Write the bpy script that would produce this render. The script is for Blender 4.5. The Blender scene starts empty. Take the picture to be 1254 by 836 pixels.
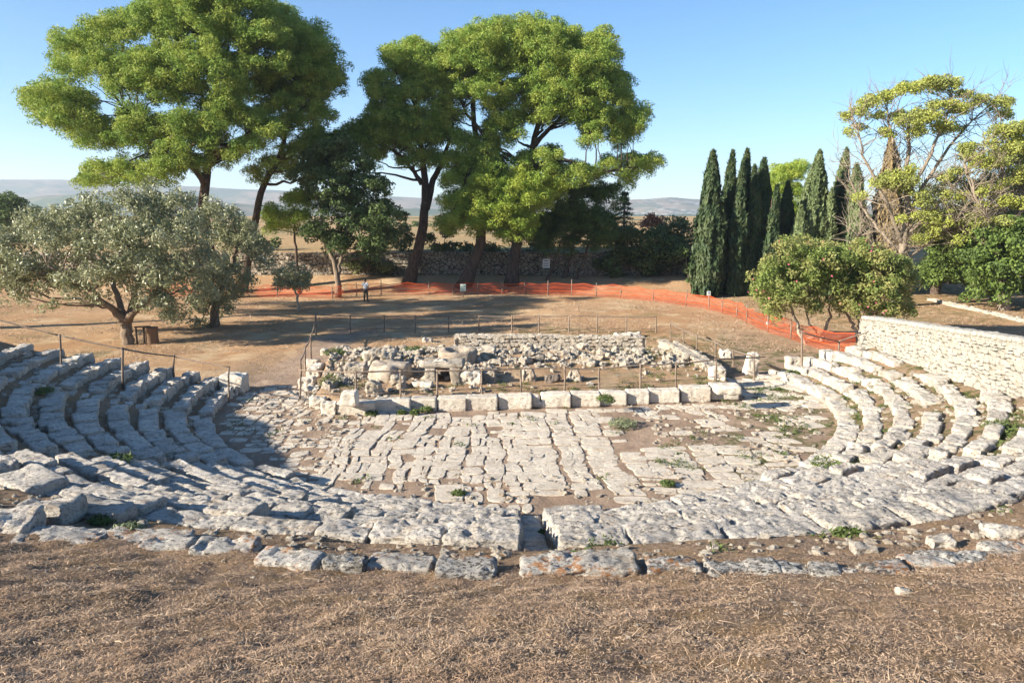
import bpy, math, random
import numpy as np
from mathutils import Vector

rng = np.random.default_rng(7)
random.seed(7)
scene = bpy.context.scene
COL = scene.collection
rad = math.radians

# ------------------------------------------------------------------ camera model
F, CX, CY, CAMZ, PITCH = 895.0, 627.0, 418.0, 6.5, rad(9.9)
def ray(px, py):
    rx, ry = (px - CX) / F, -(py - CY) / F
    c, s = math.cos(PITCH), math.sin(PITCH)
    return np.array([rx, c + ry * s, -s + ry * c])
def U(px, py, z=0.0):                      # pixel -> point at height z
    d = ray(px, py); t = (CAMZ - z) / -d[2]
    return np.array([d[0] * t, d[1] * t, z])
def D(px, py, Y):                          # pixel -> point at distance Y
    d = ray(px, py); t = Y / d[1]
    return np.array([d[0] * t, Y, CAMZ + d[2] * t])
def mpp(Y): return Y / F * 1.01            # metres per photo pixel at distance Y

cam = bpy.data.cameras.new('camera'); cam_o = bpy.data.objects.new('camera', cam); COL.objects.link(cam_o)
cam.sensor_width = 36; cam.lens = F / 1254 * 36
cam.clip_start = .1; cam.clip_end = 20000
cam_o.location = (0, 0, CAMZ); cam_o.rotation_euler = (rad(90) - PITCH, 0, 0)
scene.camera = cam_o

# ------------------------------------------------------------------ numpy noise
def _h(x, y, z, s):
    n = (x * 374761393 + y * 668265263 + z * 2147483647 + s * 974634777) & 0xffffffff
    n = ((n ^ (n >> 13)) * 1274126177) & 0xffffffff
    n = ((n ^ (n >> 15)) * 2246822519) & 0xffffffff
    return ((n ^ (n >> 16)) & 0xffff) / 32767.5 - 1
def vnoise(P, s=0):
    I = np.floor(P).astype(np.int64); f = P - I; f = f * f * (3 - 2 * f)
    x, y, z = I[:, 0], I[:, 1], I[:, 2]; out = 0
    for dx in (0, 1):
        wx = f[:, 0] if dx else 1 - f[:, 0]
        for dy in (0, 1):
            wy = f[:, 1] if dy else 1 - f[:, 1]
            for dz in (0, 1):
                wz = f[:, 2] if dz else 1 - f[:, 2]
                out = out + wx * wy * wz * _h(x + dx, y + dy, z + dz, s)
    return out
def fbm(P, scale=1.0, octv=3, s=0, gain=.5):
    P = np.asarray(P, float) * scale; a = 1.0; o = 0
    for k in range(octv):
        o = o + a * vnoise(P + 17.3 * k, s + k); a *= gain; P = P * 2.03
    return o
def P2(x, y, z=0.0):
    return np.stack([x, y, np.zeros_like(x) + z], 1)
def sst(a, b, x):
    t = np.clip((x - a) / (b - a), 0, 1); return t * t * (3 - 2 * t)

# ------------------------------------------------------------------ object helpers
def mesh_np(name, V, faces, mat, smooth=False, attrs=None):
    """faces: int array (n,3|4) or list of such arrays"""
    if not isinstance(faces, list): faces = [faces]
    me = bpy.data.meshes.new(name)
    V = np.asarray(V, np.float32)
    nf = sum(len(f) for f in faces); nl = sum(f.size for f in faces)
    me.vertices.add(len(V)); me.vertices.foreach_set('co', V.ravel())
    me.loops.add(nl); me.polygons.add(nf)
    me.loops.foreach_set('vertex_index', np.concatenate([f.ravel() for f in faces]).astype(np.int32))
    tot = np.concatenate([np.full(len(f), f.shape[1]) for f in faces])
    st = np.concatenate([[0], np.cumsum(tot)[:-1]])
    me.polygons.foreach_set('loop_start', st.astype(np.int32))
    me.update(calc_edges=True)
    me.polygons.foreach_set('use_smooth', np.full(nf, bool(smooth)))
    for k, (dom, v) in (attrs or {}).items():
        a = me.attributes.new(k, 'FLOAT', dom); a.data.foreach_set('value', np.asarray(v, np.float32))
    if mat: me.materials.append(mat)
    return me
def tag(o, label=None, cat=None, group=None, kind=None):
    if label: o['label'] = label
    if cat: o['category'] = cat
    if group: o['group'] = group
    if kind: o['kind'] = kind
    return o
def empty(name, loc, label=None, cat=None, group=None):
    o = bpy.data.objects.new(name, None); COL.objects.link(o); o.location = [float(v) for v in loc]
    o.empty_display_size = .2
    return tag(o, label, cat, group)
def add(name, V, faces, mat, parent=None, smooth=False, attrs=None, org=None):
    """World-space geometry; goes under parent (shifted to its location) or gets its own origin."""
    V = np.asarray(V, float)
    if parent is not None: org = np.array(parent.location)
    elif org is None: org = np.zeros(3)
    me = mesh_np(name, V - org, faces, mat, smooth, attrs)
    o = bpy.data.objects.new(name, me); COL.objects.link(o)
    if parent is not None: o.parent = parent
    else: o.location = org
    return o
def sub_add(name, V, faces, mat, part, thing, **k):        # sub-part: parent a part whose thing sits at thing.location
    V = np.asarray(V, float) - np.array(thing.location)
    me = mesh_np(name, V, faces, mat, k.get('smooth', False), k.get('attrs'))
    o = bpy.data.objects.new(name, me); COL.objects.link(o); o.parent = part
    return o
class Acc:
    def __init__(s): s.V = []; s.F = {}; s.n = 0; s.A = {}
    def put(s, V, Fs):
        if not isinstance(Fs, list): Fs = [Fs]
        s.V.append(V)
        for f in Fs: s.F.setdefault(f.shape[1], []).append(f + s.n)
        s.n += len(V)
    def get(s): return np.concatenate(s.V), [np.concatenate(v) for v in s.F.values()]

def tube(pts, rads, sides=7, cap=True):
    pts = np.asarray(pts, float); n = len(pts); rads = np.asarray(rads, float)
    T = np.gradient(pts, axis=0); T /= np.linalg.norm(T, axis=1)[:, None] + 1e-9
    ref = np.array([0, 0, 1.0]) if abs(T[0][2]) < .8 else np.array([1.0, 0, 0])
    V = []
    for i in range(n):
        a = np.cross(T[i], ref); a /= np.linalg.norm(a) + 1e-9; b = np.cross(T[i], a)
        th = np.arange(sides) * 2 * math.pi / sides
        V.append(pts[i] + rads[i] * (np.cos(th)[:, None] * a + np.sin(th)[:, None] * b))
    V = np.concatenate(V); q = []
    for i in range(n - 1):
        for j in range(sides):
            k = (j + 1) % sides
            q.append((i * sides + j, i * sides + k, (i + 1) * sides + k, (i + 1) * sides + j))
    Fs = [np.array(q)]
    if cap:
        V = np.concatenate([V, pts[:1], pts[-1:]]); a, b = n * sides, n * sides + 1
        t = [(a, (j + 1) % sides, j) for j in range(sides)] + [(b, (n - 1) * sides + j, (n - 1) * sides + (j + 1) % sides) for j in range(sides)]
        Fs.append(np.array(t))
    return V, Fs
def smooth_path(pts, n=12):
    pts = np.asarray(pts, float)
    if len(pts) < 3:
        t = np.linspace(0, 1, n)[:, None]; return pts[0] * (1 - t) + pts[-1] * t
    P = np.vstack([2 * pts[0] - pts[1], pts, 2 * pts[-1] - pts[-2]]); out = []
    m = len(pts) - 1; ts = np.linspace(0, m, n)
    for t in ts:
        i = min(int(t), m - 1); u = t - i; a, b, c, d = P[i:i + 4]
        out.append(.5 * ((2 * b) + (-a + c) * u + (2 * a - 5 * b + 4 * c - d) * u * u + (-a + 3 * b - 3 * c + d) * u ** 3))
    return np.array(out)

_box = {}
def boxtopo(nx, ny, nz):
    key = (nx, ny, nz)
    if key in _box: return _box[key]
    idx = {}; V = []; Q = []
    def vid(i, j, k):
        if (i, j, k) not in idx:
            idx[(i, j, k)] = len(V); V.append((2 * i / nx - 1, 2 * j / ny - 1, 2 * k / nz - 1))
        return idx[(i, j, k)]
    for i in range(nx):
        for j in range(ny):
            Q.append((vid(i, j, nz), vid(i + 1, j, nz), vid(i + 1, j + 1, nz), vid(i, j + 1, nz)))
            Q.append((vid(i, j, 0), vid(i, j + 1, 0), vid(i + 1, j + 1, 0), vid(i + 1, j, 0)))
    for i in range(nx):
        for k in range(nz):
            Q.append((vid(i, 0, k), vid(i + 1, 0, k), vid(i + 1, 0, k + 1), vid(i, 0, k + 1)))
            Q.append((vid(i, ny, k), vid(i, ny, k + 1), vid(i + 1, ny, k + 1), vid(i + 1, ny, k)))
    for j in range(ny):
        for k in range(nz):
            Q.append((vid(0, j, k), vid(0, j, k + 1), vid(0, j + 1, k + 1), vid(0, j + 1, k)))
            Q.append((vid(nx, j, k), vid(nx, j + 1, k), vid(nx, j + 1, k + 1), vid(nx, j, k + 1)))
    _box[key] = (np.array(V, float), np.array(Q)); return _box[key]
def block(hx, hy, hz, res=.08, rr=.05, amp=.02, seed=0, warp=.04, rough=3, pit=0.0):
    """rough stone block centred on the origin, half sizes hx,hy,hz"""
    n = lambda h: int(max(2, min(40, round(2 * h / res))))
    V, Q = boxtopo(n(hx), n(hy), n(hz))
    h = np.array([hx, hy, hz]); rr = min(rr, .48 * 2 * h.min() / 1.0 * .9)
    P = V * h; q = np.clip(P, -(h - rr), h - rr); d = P - q; L = np.linalg.norm(d, axis=1)[:, None] + 1e-9
    P = q + d / L * rr; N = d / L
    S = P + seed * 13.7
    w = np.stack([fbm(S, 1.1, 2, 11), fbm(S, 1.1, 2, 23), fbm(S, 1.3, 2, 37)], 1) * warp
    disp = fbm(S, 3.2, rough, 5, .6) * amp - np.abs(fbm(S, 6.5, 2, 55, .6)) * amp * 1.1 + amp * .4
    if pit:
        c = fbm(S, 6.5, 3, 77, .6); disp = disp - pit * np.clip(c - .22, 0, .5) * 2.0
    return P + w + N * disp[:, None], Q
def rotz(V, a):
    c, s = math.cos(a), math.sin(a); V = V.copy(); x = V[:, 0] * c - V[:, 1] * s; y = V[:, 0] * s + V[:, 1] * c
    V[:, 0] = x; V[:, 1] = y; return V
def rotx(V, a):
    c, s = math.cos(a), math.sin(a); V = V.copy(); y = V[:, 1] * c - V[:, 2] * s; z = V[:, 1] * s + V[:, 2] * c
    V[:, 1] = y; V[:, 2] = z; return V

# ------------------------------------------------------------------ materials
class NT:
    def __init__(s, name):
        s.m = bpy.data.materials.new(name); s.m.use_nodes = True; s.t = s.m.node_tree; s.t.nodes.clear()
        s.out = s.n('ShaderNodeOutputMaterial'); s.pos = s.n('ShaderNodeNewGeometry').outputs['Position']
    def n(s, ty, **k):
        x = s.t.nodes.new(ty)
        for a, b in k.items(): setattr(x, a, b)
        return x
    def l(s, a, b): s.t.links.new(a, b)
    def noise(s, scale, detail=4, rough=.55, vec=None, dist=0, off=None):
        x = s.n('ShaderNodeTexNoise'); x.inputs['Scale'].default_value = scale; x.inputs['Detail'].default_value = detail
        x.inputs['Roughness'].default_value = rough; x.inputs['Distortion'].default_value = dist
        v = vec or s.pos
        if off:
            m = s.n('ShaderNodeVectorMath', operation='ADD'); s.l(v, m.inputs[0]); m.inputs[1].default_value = off; v = m.outputs[0]
        s.l(v, x.inputs['Vector']); return x.outputs['Fac']
    def voro(s, scale, vec=None, feat='F1'):
        x = s.n('ShaderNodeTexVoronoi', feature=feat); x.inputs['Scale'].default_value = scale; s.l(vec or s.pos, x.inputs['Vector']); return x
    def step(s, f, a, b):
        x = s.n('ShaderNodeMapRange'); x.interpolation_type = 'SMOOTHSTEP'
        s.l(f, x.inputs['Value']); x.inputs['From Min'].default_value = a; x.inputs['From Max'].default_value = b; return x.outputs[0]
    def math(s, op, a, b):
        x = s.n('ShaderNodeMath', operation=op)
        for i, v in enumerate((a, b)):
            if isinstance(v, (int, float)): x.inputs[i].default_value = v
            else: s.l(v, x.inputs[i])
        return x.outputs[0]
    def mix(s, f, a, b):
        x = s.n('ShaderNodeMix', data_type='RGBA')
        if isinstance(f, (int, float)): x.inputs[0].default_value = f
        else: s.l(f, x.inputs[0])
        for i, v in ((6, a), (7, b)):
            if isinstance(v, tuple): x.inputs[i].default_value = (*v, 1)
            else: s.l(v, x.inputs[i])
        return x.outputs[2]
    def bump(s, h, dist, strength=1.0, nrm=None):
        x = s.n('ShaderNodeBump'); x.inputs['Distance'].default_value = dist; x.inputs['Strength'].default_value = strength
        s.l(h, x.inputs['Height'])
        if nrm: s.l(nrm, x.inputs['Normal'])
        return x.outputs[0]
    def attr(s, name): return s.n('ShaderNodeAttribute', attribute_name=name).outputs['Fac']
    def finish(s, col, rough=.92, nrm=None, spec=.2):
        b = s.n('ShaderNodeBsdfPrincipled')
        if isinstance(col, tuple): b.inputs['Base Color'].default_value = (*col, 1)
        else: s.l(col, b.inputs['Base Color'])
        b.inputs['Roughness'].default_value = rough; b.inputs['Specular IOR Level'].default_value = spec
        if nrm: s.l(nrm, b.inputs['Normal'])
        s.l(b.outputs[0], s.out.inputs[0]); s.b = b; return s.m

def stone_mat(name, c1, c2, grime=.55, dark=(.17, .16, .145), lichen=0.0, gscale=4.0, fine=1.0, tintr=.12):
    t = NT(name)
    rnd = t.n('ShaderNodeObjectInfo').outputs['Random']
    mp = t.n('ShaderNodeMapping'); mp.inputs['Scale'].default_value = (1, 1.5, 2.2); mp.inputs['Rotation'].default_value = (0, 0, .6); t.l(t.pos, mp.inputs[0]); Q = mp.outputs[0]
    n1 = t.noise(1.7, 6, .65); col = t.mix(t.step(n1, .38, .62), c1, c2)
    n2 = t.noise(gscale, 10, .74, vec=Q); m = t.math('MULTIPLY', t.step(n2, .60 - .13 * grime, .66 - .10 * grime), min(.9, .3 + .5 * grime)); col = t.mix(m, col, dark)
    n3 = t.noise(gscale * 3.2, 9, .75, vec=Q, off=(7, 3, 1)); p3 = t.step(n3, .60 - .09 * min(1, grime), .64 - .08 * min(1, grime)); col = t.mix(t.math('MULTIPLY', p3, min(.95, .45 + .5 * grime)), col, (.075, .068, .058))
    n5 = t.noise(3.0, 5, .6, off=(31, 5, 9)); col = t.mix(t.math('MULTIPLY', t.step(n5, .52, .72), .5), col, (.44, .31, .19))
    n6 = t.noise(26, 6, .7, off=(1, 5, 9)); col = t.mix(t.math('MULTIPLY', t.step(n6, .55, .68), .35), col, (.20, .17, .135))
    if lichen:
        n4 = t.noise(8.0, 8, .75, off=(3, 9, 4)); n7 = t.noise(1.1, 3, .5, off=(8, 8, 2)); lm = t.math('MULTIPLY', t.step(n4, .50, .56), t.step(n7, .58 - .15 * lichen, .62 - .1 * lichen)); col = t.mix(t.math('MULTIPLY', lm, .8), col, (.50, .21, .06))
    k = t.n('ShaderNodeHueSaturation'); t.l(col, k.inputs['Color'])
    t.l(t.math('ADD', t.math('MULTIPLY', rnd, tintr * 2), 1 - tintr), k.inputs['Value'])
    h = t.noise(8, 10, .74, vec=Q); h2 = t.noise(38, 6, .72)
    nb = t.bump(h, .13 * fine); nb = t.bump(h2, .025 * fine, 1, nb); nb = t.bump(t.math('SUBTRACT', 1.0, p3), .035 * fine, 1, nb)
    return t.finish(k.outputs[0], .95, nb, .12)
M = {}
M['seat'] = stone_mat('seat_limestone', (.77, .705, .60), (.68, .61, .505), .42)
M['seat_near'] = stone_mat('rough_limestone', (.77, .705, .605), (.67, .605, .51), .50, gscale=5)
M['kerb'] = stone_mat('lichen_limestone', (.72, .67, .58), (.61, .56, .48), .55, lichen=.95, gscale=5)
M['kerbdark'] = stone_mat('dark_lichen_limestone', (.68, .64, .56), (.56, .52, .46), .85, lichen=.1, gscale=5)
M['slab'] = stone_mat('paving_limestone', (.72, .635, .51), (.63, .545, .43), .22, gscale=4, fine=.6)
M['block'] = stone_mat('dressed_limestone', (.68, .61, .50), (.61, .54, .435), .18, gscale=3, fine=.5)
M['rubble'] = stone_mat('rubble_limestone', (.66, .585, .47), (.53, .45, .345), .38, gscale=3)
M['wall'] = stone_mat('wall_limestone', (.49, .455, .385), (.42, .39, .325), .14, gscale=5, fine=.5, tintr=.03)
M['farwall'] = stone_mat('far_wall_stone', (.66, .58, .46), (.44, .38, .29), .45, gscale=1.5, fine=2.0)
_t = M['farwall'].node_tree; _bs = [n for n in _t.nodes if n.type == 'BSDF_PRINCIPLED'][0]; _src = _bs.inputs['Base Color'].links[0].from_socket
_v = _t.nodes.new('ShaderNodeTexVoronoi'); _v.feature = 'DISTANCE_TO_EDGE'; _v.inputs['Scale'].default_value = 2.6; _g = _t.nodes.new('ShaderNodeNewGeometry'); _t.links.new(_g.outputs['Position'], _v.inputs['Vector'])
_r = _t.nodes.new('ShaderNodeMapRange'); _r.inputs['From Min'].default_value = .02; _r.inputs['From Max'].default_value = .09; _t.links.new(_v.outputs['Distance'], _r.inputs['Value'])
_m = _t.nodes.new('ShaderNodeMix'); _m.data_type = 'RGBA'; _t.links.new(_r.outputs[0], _m.inputs[0]); _m.inputs[6].default_value = (.09, .075, .055, 1); _t.links.new(_src, _m.inputs[7]); _t.links.new(_m.outputs[2], _bs.inputs['Base Color'])
M['darkrock'] = stone_mat('volcanic_stone', (.22, .18, .15), (.28, .23, .19), .4, gscale=5)
M['ochre'] = stone_mat('ochre_stone', (.62, .53, .42), (.54, .44, .33), .35, gscale=4)

def ground_mat():
    t = NT('dry_ground')
    sep = t.n('ShaderNodeSeparateXYZ'); t.l(t.pos, sep.inputs[0])
    big = t.noise(.16, 4, .55); mid = t.noise(1.1, 6, .6); fine = t.noise(14, 8, .7); vf = t.noise(55, 5, .7, off=(4, 4, 4))
    soil = t.mix(t.step(mid, .35, .68), (.36, .255, .175), (.46, .335, .235))
    soil = t.mix(t.step(fine, .42, .66), soil, (.22, .15, .105))
    straw = t.mix(t.step(vf, .4, .62), (.40, .275, .155), (.27, .175, .10))
    col = t.mix(t.step(t.noise(2.6, 7, .7, off=(9, 1, 0)), .40, .62), soil, straw)
    ter = t.attr('terrace')     # orange-tan dry turf of the terrace
    tcol = t.mix(t.step(big, .35, .65), (.44, .265, .14), (.53, .35, .20))
    tcol = t.mix(t.step(fine, .48, .70), tcol, (.27, .16, .09))
    tcol = t.mix(t.step(t.noise(.5, 6, .65, off=(3, 3, 3)), .5, .66), tcol, (.56, .41, .25))
    tcol = t.mix(t.math('MULTIPLY', t.step(t.noise(.35, 5, .6, off=(13, 8, 3)), .55, .70), .5), tcol, (.20, .19, .09))
    col = t.mix(ter, col, tcol)
    pth = t.attr('path'); pcol = t.mix(t.step(mid, .35, .65), (.33, .235, .165), (.42, .31, .225)); col = t.mix(pth, col, pcol)
    fld = t.attr('field'); fcol = t.mix(t.step(t.noise(.05, 6, .6), .4, .6), (.42, .28, .14), (.34, .25, .13))
    fcol = t.mix(t.step(t.noise(.02, 5, .6, off=(5, 1, 1)), .52, .6), fcol, (.12, .13, .06)); col = t.mix(fld, col, fcol)
    grn = t.attr('green'); gm = t.math('MULTIPLY', grn, t.step(t.noise(2.2, 6, .7, off=(1, 7, 2)), .44, .62)); col = t.mix(gm, col, (.10, .115, .04))
    peb = t.voro(26); col = t.mix(t.math('MULTIPLY', t.step(peb.outputs['Color'], .86, .9), t.step(t.math('SUBTRACT', 1.0, peb.outputs['Distance']), .72, .8)), col, (.5, .43, .34))
    nb = t.bump(t.noise(3.5, 8, .7), .10); nb = t.bump(fine, .035, 1, nb); nb = t.bump(vf, .012, 1, nb)
    return t.finish(col, .98, nb, .05)
M['ground'] = ground_mat()

def leaf_mat(name, a, b, c=None, trans=.3, sc=.9, rough=.6, spec=.25):
    t = NT(name); r = t.attr('rnd')
    col = t.mix(r, a, b)
    if c: col = t.mix(t.step(t.noise(sc, 3, .5), .42, .62), col, c)
    t.finish(col, rough, None, spec)
    tr = t.n('ShaderNodeBsdfTranslucent'); t.l(col, tr.inputs[0])
    mx = t.n('ShaderNodeMixShader'); mx.inputs[0].default_value = trans
    t.l(t.b.outputs[0], mx.inputs[1]); t.l(tr.outputs[0], mx.inputs[2]); t.l(mx.outputs[0], t.out.inputs[0])
    return t.m
def bark_mat(name, a, b, sc=6):
    t = NT(name); mp = t.n('ShaderNodeMapping'); mp.inputs['Scale'].default_value = (1, 1, .3); t.l(t.pos, mp.inputs[0])
    n = t.noise(sc, 7, .7, vec=mp.outputs[0]); return t.finish(t.mix(t.step(n, .35, .65), a, b), .95, t.bump(n, .08), .1)
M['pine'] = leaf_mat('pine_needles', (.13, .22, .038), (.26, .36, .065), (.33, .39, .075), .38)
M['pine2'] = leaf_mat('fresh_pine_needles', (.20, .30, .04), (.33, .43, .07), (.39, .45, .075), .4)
M['pinedark'] = leaf_mat('shaded_pine_needles', (.06, .11, .03), (.10, .165, .04), None, .3)  # darker copy of the pine green, shade under the wide pine painted in
M['olive'] = leaf_mat('olive_leaves', (.19, .21, .10), (.42, .415, .255), (.26, .275, .135), .25, 1.6, .45, .45)
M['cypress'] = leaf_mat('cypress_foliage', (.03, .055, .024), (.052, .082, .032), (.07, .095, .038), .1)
M['cypress2'] = leaf_mat('sunlit_cypress_foliage', (.11, .15, .06), (.17, .21, .09), None, .15)  # lighter copy of the cypress green, sunlight painted into the colour
M['drycyp'] = leaf_mat('dry_cypress_foliage', (.20, .15, .075), (.27, .20, .10), None, .15)
M['yellow'] = leaf_mat('yellow_green_foliage', (.34, .38, .08), (.46, .48, .11), (.30, .33, .10), .35)
M['green'] = leaf_mat('broad_green_leaves', (.12, .185, .04), (.20, .275, .065), (.09, .135, .035), .3)
M['oleander'] = leaf_mat('oleander_leaves', (.14, .20, .045), (.24, .29, .08), (.30, .29, .10), .3)
M['pink'] = leaf_mat('pink_flowers', (.72, .10, .20), (.80, .22, .32), None, .3)
M['darkbush'] = leaf_mat('dark_evergreen_leaves', (.075, .11, .035), (.125, .175, .055), None, .3)
M['bush'] = leaf_mat('scrub_leaves', (.13, .16, .05), (.25, .25, .09), (.10, .12, .04), .25)
M['redbush'] = leaf_mat('rust_leaves', (.30, .12, .07), (.36, .18, .10), None, .2)
M['cedar'] = leaf_mat('blue_cedar_needles', (.10, .14, .08), (.15, .19, .11), None, .2)
M['weed'] = leaf_mat('weed_leaves', (.07, .105, .025), (.14, .18, .055), None, .3)
M['greyweed'] = leaf_mat('grey_green_weed_leaves', (.16, .20, .10), (.24, .27, .15), None, .25)
M['straw'] = leaf_mat('dry_grass_blades', (.27, .18, .115), (.70, .52, .355), (.40, .275, .18), .2, 1.1, .8, .1)
M['bark'] = bark_mat('pine_bark', (.060, .045, .036), (.13, .095, .07))
M['olivebark'] = bark_mat('olive_bark', (.16, .12, .085), (.27, .21, .15), 9)
M['greybark'] = bark_mat('grey_bark', (.22, .18, .135), (.34, .28, .21), 9)
M['palebark'] = bark_mat('pale_bark', (.33, .27, .20), (.45, .38, .29), 9)
M['wood'] = bark_mat('weathered_wood', (.17, .125, .09), (.30, .235, .18), 14)

# ------------------------------------------------------------------ sky, sun
w = bpy.data.worlds.new('World'); scene.world = w; w.use_nodes = True
SUN_EL = 21.5; LX, LY = .926, .378
az = math.atan2(-LX, -LY)
sky = w.node_tree.nodes.new('ShaderNodeTexSky'); sky.sky_type = 'NISHITA'; sky.sun_disc = False
sky.sun_elevation = rad(SUN_EL); sky.sun_rotation = az; sky.altitude = 600; sky.air_density = 1.0; sky.dust_density = .25; sky.ozone_density = 4.0
bg = w.node_tree.nodes['Background']; hs = w.node_tree.nodes.new('ShaderNodeHueSaturation'); hs.inputs['Saturation'].default_value = 1.12; w.node_tree.links.new(sky.outputs[0], hs.inputs['Color']); w.node_tree.links.new(hs.outputs[0], bg.inputs[0]); bg.inputs[1].default_value = .076
sl = bpy.data.lights.new('sun', 'SUN'); sl.energy = 5.0; sl.angle = rad(.53); sl.color = (1, .91, .78)
so = bpy.data.objects.new('sun', sl); COL.objects.link(so); so.location = (-60, -25, 40)
ld = Vector((LX * math.cos(rad(SUN_EL)), LY * math.cos(rad(SUN_EL)), -math.sin(rad(SUN_EL))))
so.rotation_euler = ld.to_track_quat('-Z', 'Y').to_euler()
scene.view_settings.view_transform = 'Standard'; scene.view_settings.look = 'None'
scene.view_settings.exposure = 1.55; scene.view_settings.gamma = 1

# ------------------------------------------------------------------ terrain
C0 = np.array([.4, 26.0]); R0, R1, TOPZ, NROW = 10.5, 17.2, 2.2, 9
DR = (R1 - R0) / NROW
def polar0(x, y):
    dx, dy = x - C0[0], C0[1] - y
    return np.hypot(dx, dy), np.degrees(np.arctan2(dx, dy))
def wfun(x, y):
    r, a = polar0(x, y); return .62 * np.clip(1 - (r - R0) / (R1 - R0), 0, 1) * np.exp(-(a / 42) ** 2) * sst(R0 - 5, R0, r)
def polar(x, y):                        # bowl coordinates: the lower rows bulge a little towards the viewer
    x = np.asarray(x, float); y = np.asarray(y, float); yy = y
    for _ in range(4): yy = y + wfun(x, yy)
    return polar0(x, yy)
def bulge(P): P = np.array(P, float); P[..., 1] -= wfun(P[..., 0], P[..., 1]); return P
WALLA, WALLB = U(1050, 424, 1.0), U(1262, 481, 1.75)
def wall_side(x, y):        # + on the outer side of the white wall
    d = WALLB[:2] - WALLA[:2]; d = d / np.linalg.norm(d)
    return -((x - WALLA[0]) * d[1] - (y - WALLA[1]) * d[0])
STAGE = np.array([(-7.2, 25.4), (-5.75, 23.25), (8.3, 25.45), (8.7, 33.2), (-8.4, 33.2)])
def stage_mask(x, y, soft=.25):
    m = np.full(len(x), 9.0); n = len(STAGE)
    for i in range(n):
        a, b = STAGE[i], STAGE[(i + 1) % n]; e = (b - a) / np.linalg.norm(b - a)
        m = np.minimum(m, e[0] * (y - a[1]) - e[1] * (x - a[0]))
    return sst(-.02, soft, m), m
def terr(x, y, fine=True):
    x = np.asarray(x, float); y = np.asarray(y, float)
    r, a = polar(x, y)
    b = np.where(r < R0, 0, np.where(r < R1, (r - R0) * TOPZ / (R1 - R0) + .02, np.where(r < 18.2, TOPZ + .02 + (r - R1) * .25, 2.47 + (r - 18.2) * .31)))
    b = b + sst(16.9, 17.3, r) * (1 - sst(18.3, 19, r)) * .07
    b = np.minimum(b, 6.3) + 1.5 * sst(14.5, 19, -x) * (1 - sst(17, 21, y)) * sst(5, 12, y)  # last term: unseen rise left of the view, shaped to shade the seats
    ml = 1 - sst(84, 99, -a - np.clip((14 - r) * .9, -3, 3)); mr = 1 - sst(100, 112, a)
    b = b * np.where(a < 0, ml, mr)
    b = b - np.clip((r - R0) * .17 + .02, 0, .38) * (np.abs(x - C0[0]) < .30) * (r < 17.35) * (y < 20)
    ws = wall_side(x, y); out = sst(.15, .9, ws)
    b = b * (1 - out * .75)
    sm, _ = stage_mask(x, y)
    mound = .55 * np.exp(-(((x + 4.2) / 3.6) ** 2 + ((y - 29.5) / 2.6) ** 2)) + .25 * np.exp(-(((x - 1.5) / 3.5) ** 2 + ((y - 31.5) / 1.5) ** 2))
    b = b + sm * (.36 + mound * .6)
    wallx = sst(-52, -40, x) * (1 - sst(17, 21, x))
    bank = sst(60, 66, y) * 1.0
    up = np.where(y > 67.15, 1.0, 0.0) * wallx + sst(64, 95, y) * (1 - wallx)
    z = b + bank + up * 2.0 + np.clip(y - 70, 0, 400) * .006
    z = z - sst(420, 1500, y) * 45
    if fine:
        P = P2(x, y)
        near = np.clip(1 - (y - 30) / 60, .15, 1)
        z = z + fbm(P, .35, 3, 3) * .07 * near + fbm(P, 2.2, 3, 8) * .022 * near
        fg = sst(17.3, 18.6, r) * (y < 20)
        z = z + fg * (fbm(P, 5.5, 4, 14) * .026)
    return z
def tz(x, y): return float(terr(np.array([x]), np.array([y]))[0])
def axis(segs):
    out = [segs[0][0]]
    for a, b, s in segs:
        n = max(1, int(round((b - a) / s))); out += list(np.linspace(a, b, n + 1)[1:])
    return np.array(out)
xs = axis([(-2500, -400, 150), (-400, -80, 16), (-80, -24, 1.6), (-24, -12, .22), (-12, 12, .1), (12, 24, .22), (24, 80, 1.6), (80, 400, 16), (400, 2500, 150)])
ys = axis([(-400, -30, 20), (-30, -2, 1.0), (-2, 1.5, .2), (1.5, 13, .07), (13, 34, .12), (34, 60, .35), (60, 67.1, .3), (67.1, 67.25, .15), (67.25, 90, 1.0), (90, 420, 9), (420, 1500, 60), (1500, 3400, 200)])
X, Y = np.meshgrid(xs, ys); x, y = X.ravel(), Y.ravel(); z = terr(x, y)
nx, ny = len(xs), len(ys); I = np.arange(nx * ny).reshape(ny, nx)
Fq = np.stack([I[:-1, :-1].ravel(), I[:-1, 1:].ravel(), I[1:, 1:].ravel(), I[1:, :-1].ravel()], 1)
r, a = polar(x, y)
terrace = sst(30, 36, y) * 1.0
terrace = np.maximum(terrace, sst(18.0, 19.0, r) * sst(20, 27, y)); terrace = np.maximum(terrace, sst(24, 28, y) * sst(-11, -13, x) * (x < 0))
sm, _ = stage_mask(x, y)
terrace = np.maximum(terrace, sm * .6 * (x > -4.5))
pw = fbm(P2(x, y), .5, 3, 4) * .5
pl = np.abs(x - (-9.6 + .05 * (y - 26) + .35 * np.sin(y * .25))) + pw
path = (1 - sst(.7, 1.8, pl)) * sst(25, 27, y) * (1 - sst(38, 44, y))
path = np.maximum(path, (1 - sst(10.2, 10.8, r)) * .9 * (1 - sm)); path = np.maximum(path, (1 - sst(1.5, 4, np.abs(x - 11 - (y - 28) * .25))) * sst(27, 29, y) * (1 - sst(36, 44, y)) * .7)
field = sst(67, 70, y)
green = np.maximum((a > 40) * sst(10.4, 11, r) * (1 - sst(16, 17, r)) * .9, ((a > 30) & (r > 7.5) & (r < 10.6)) * .8)
green = np.maximum(green, np.exp(-((y - 37) / 4) ** 2 - ((x - 9) / 6) ** 2) * .7 + sm * .35 * sst(0, 5, x))
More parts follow.
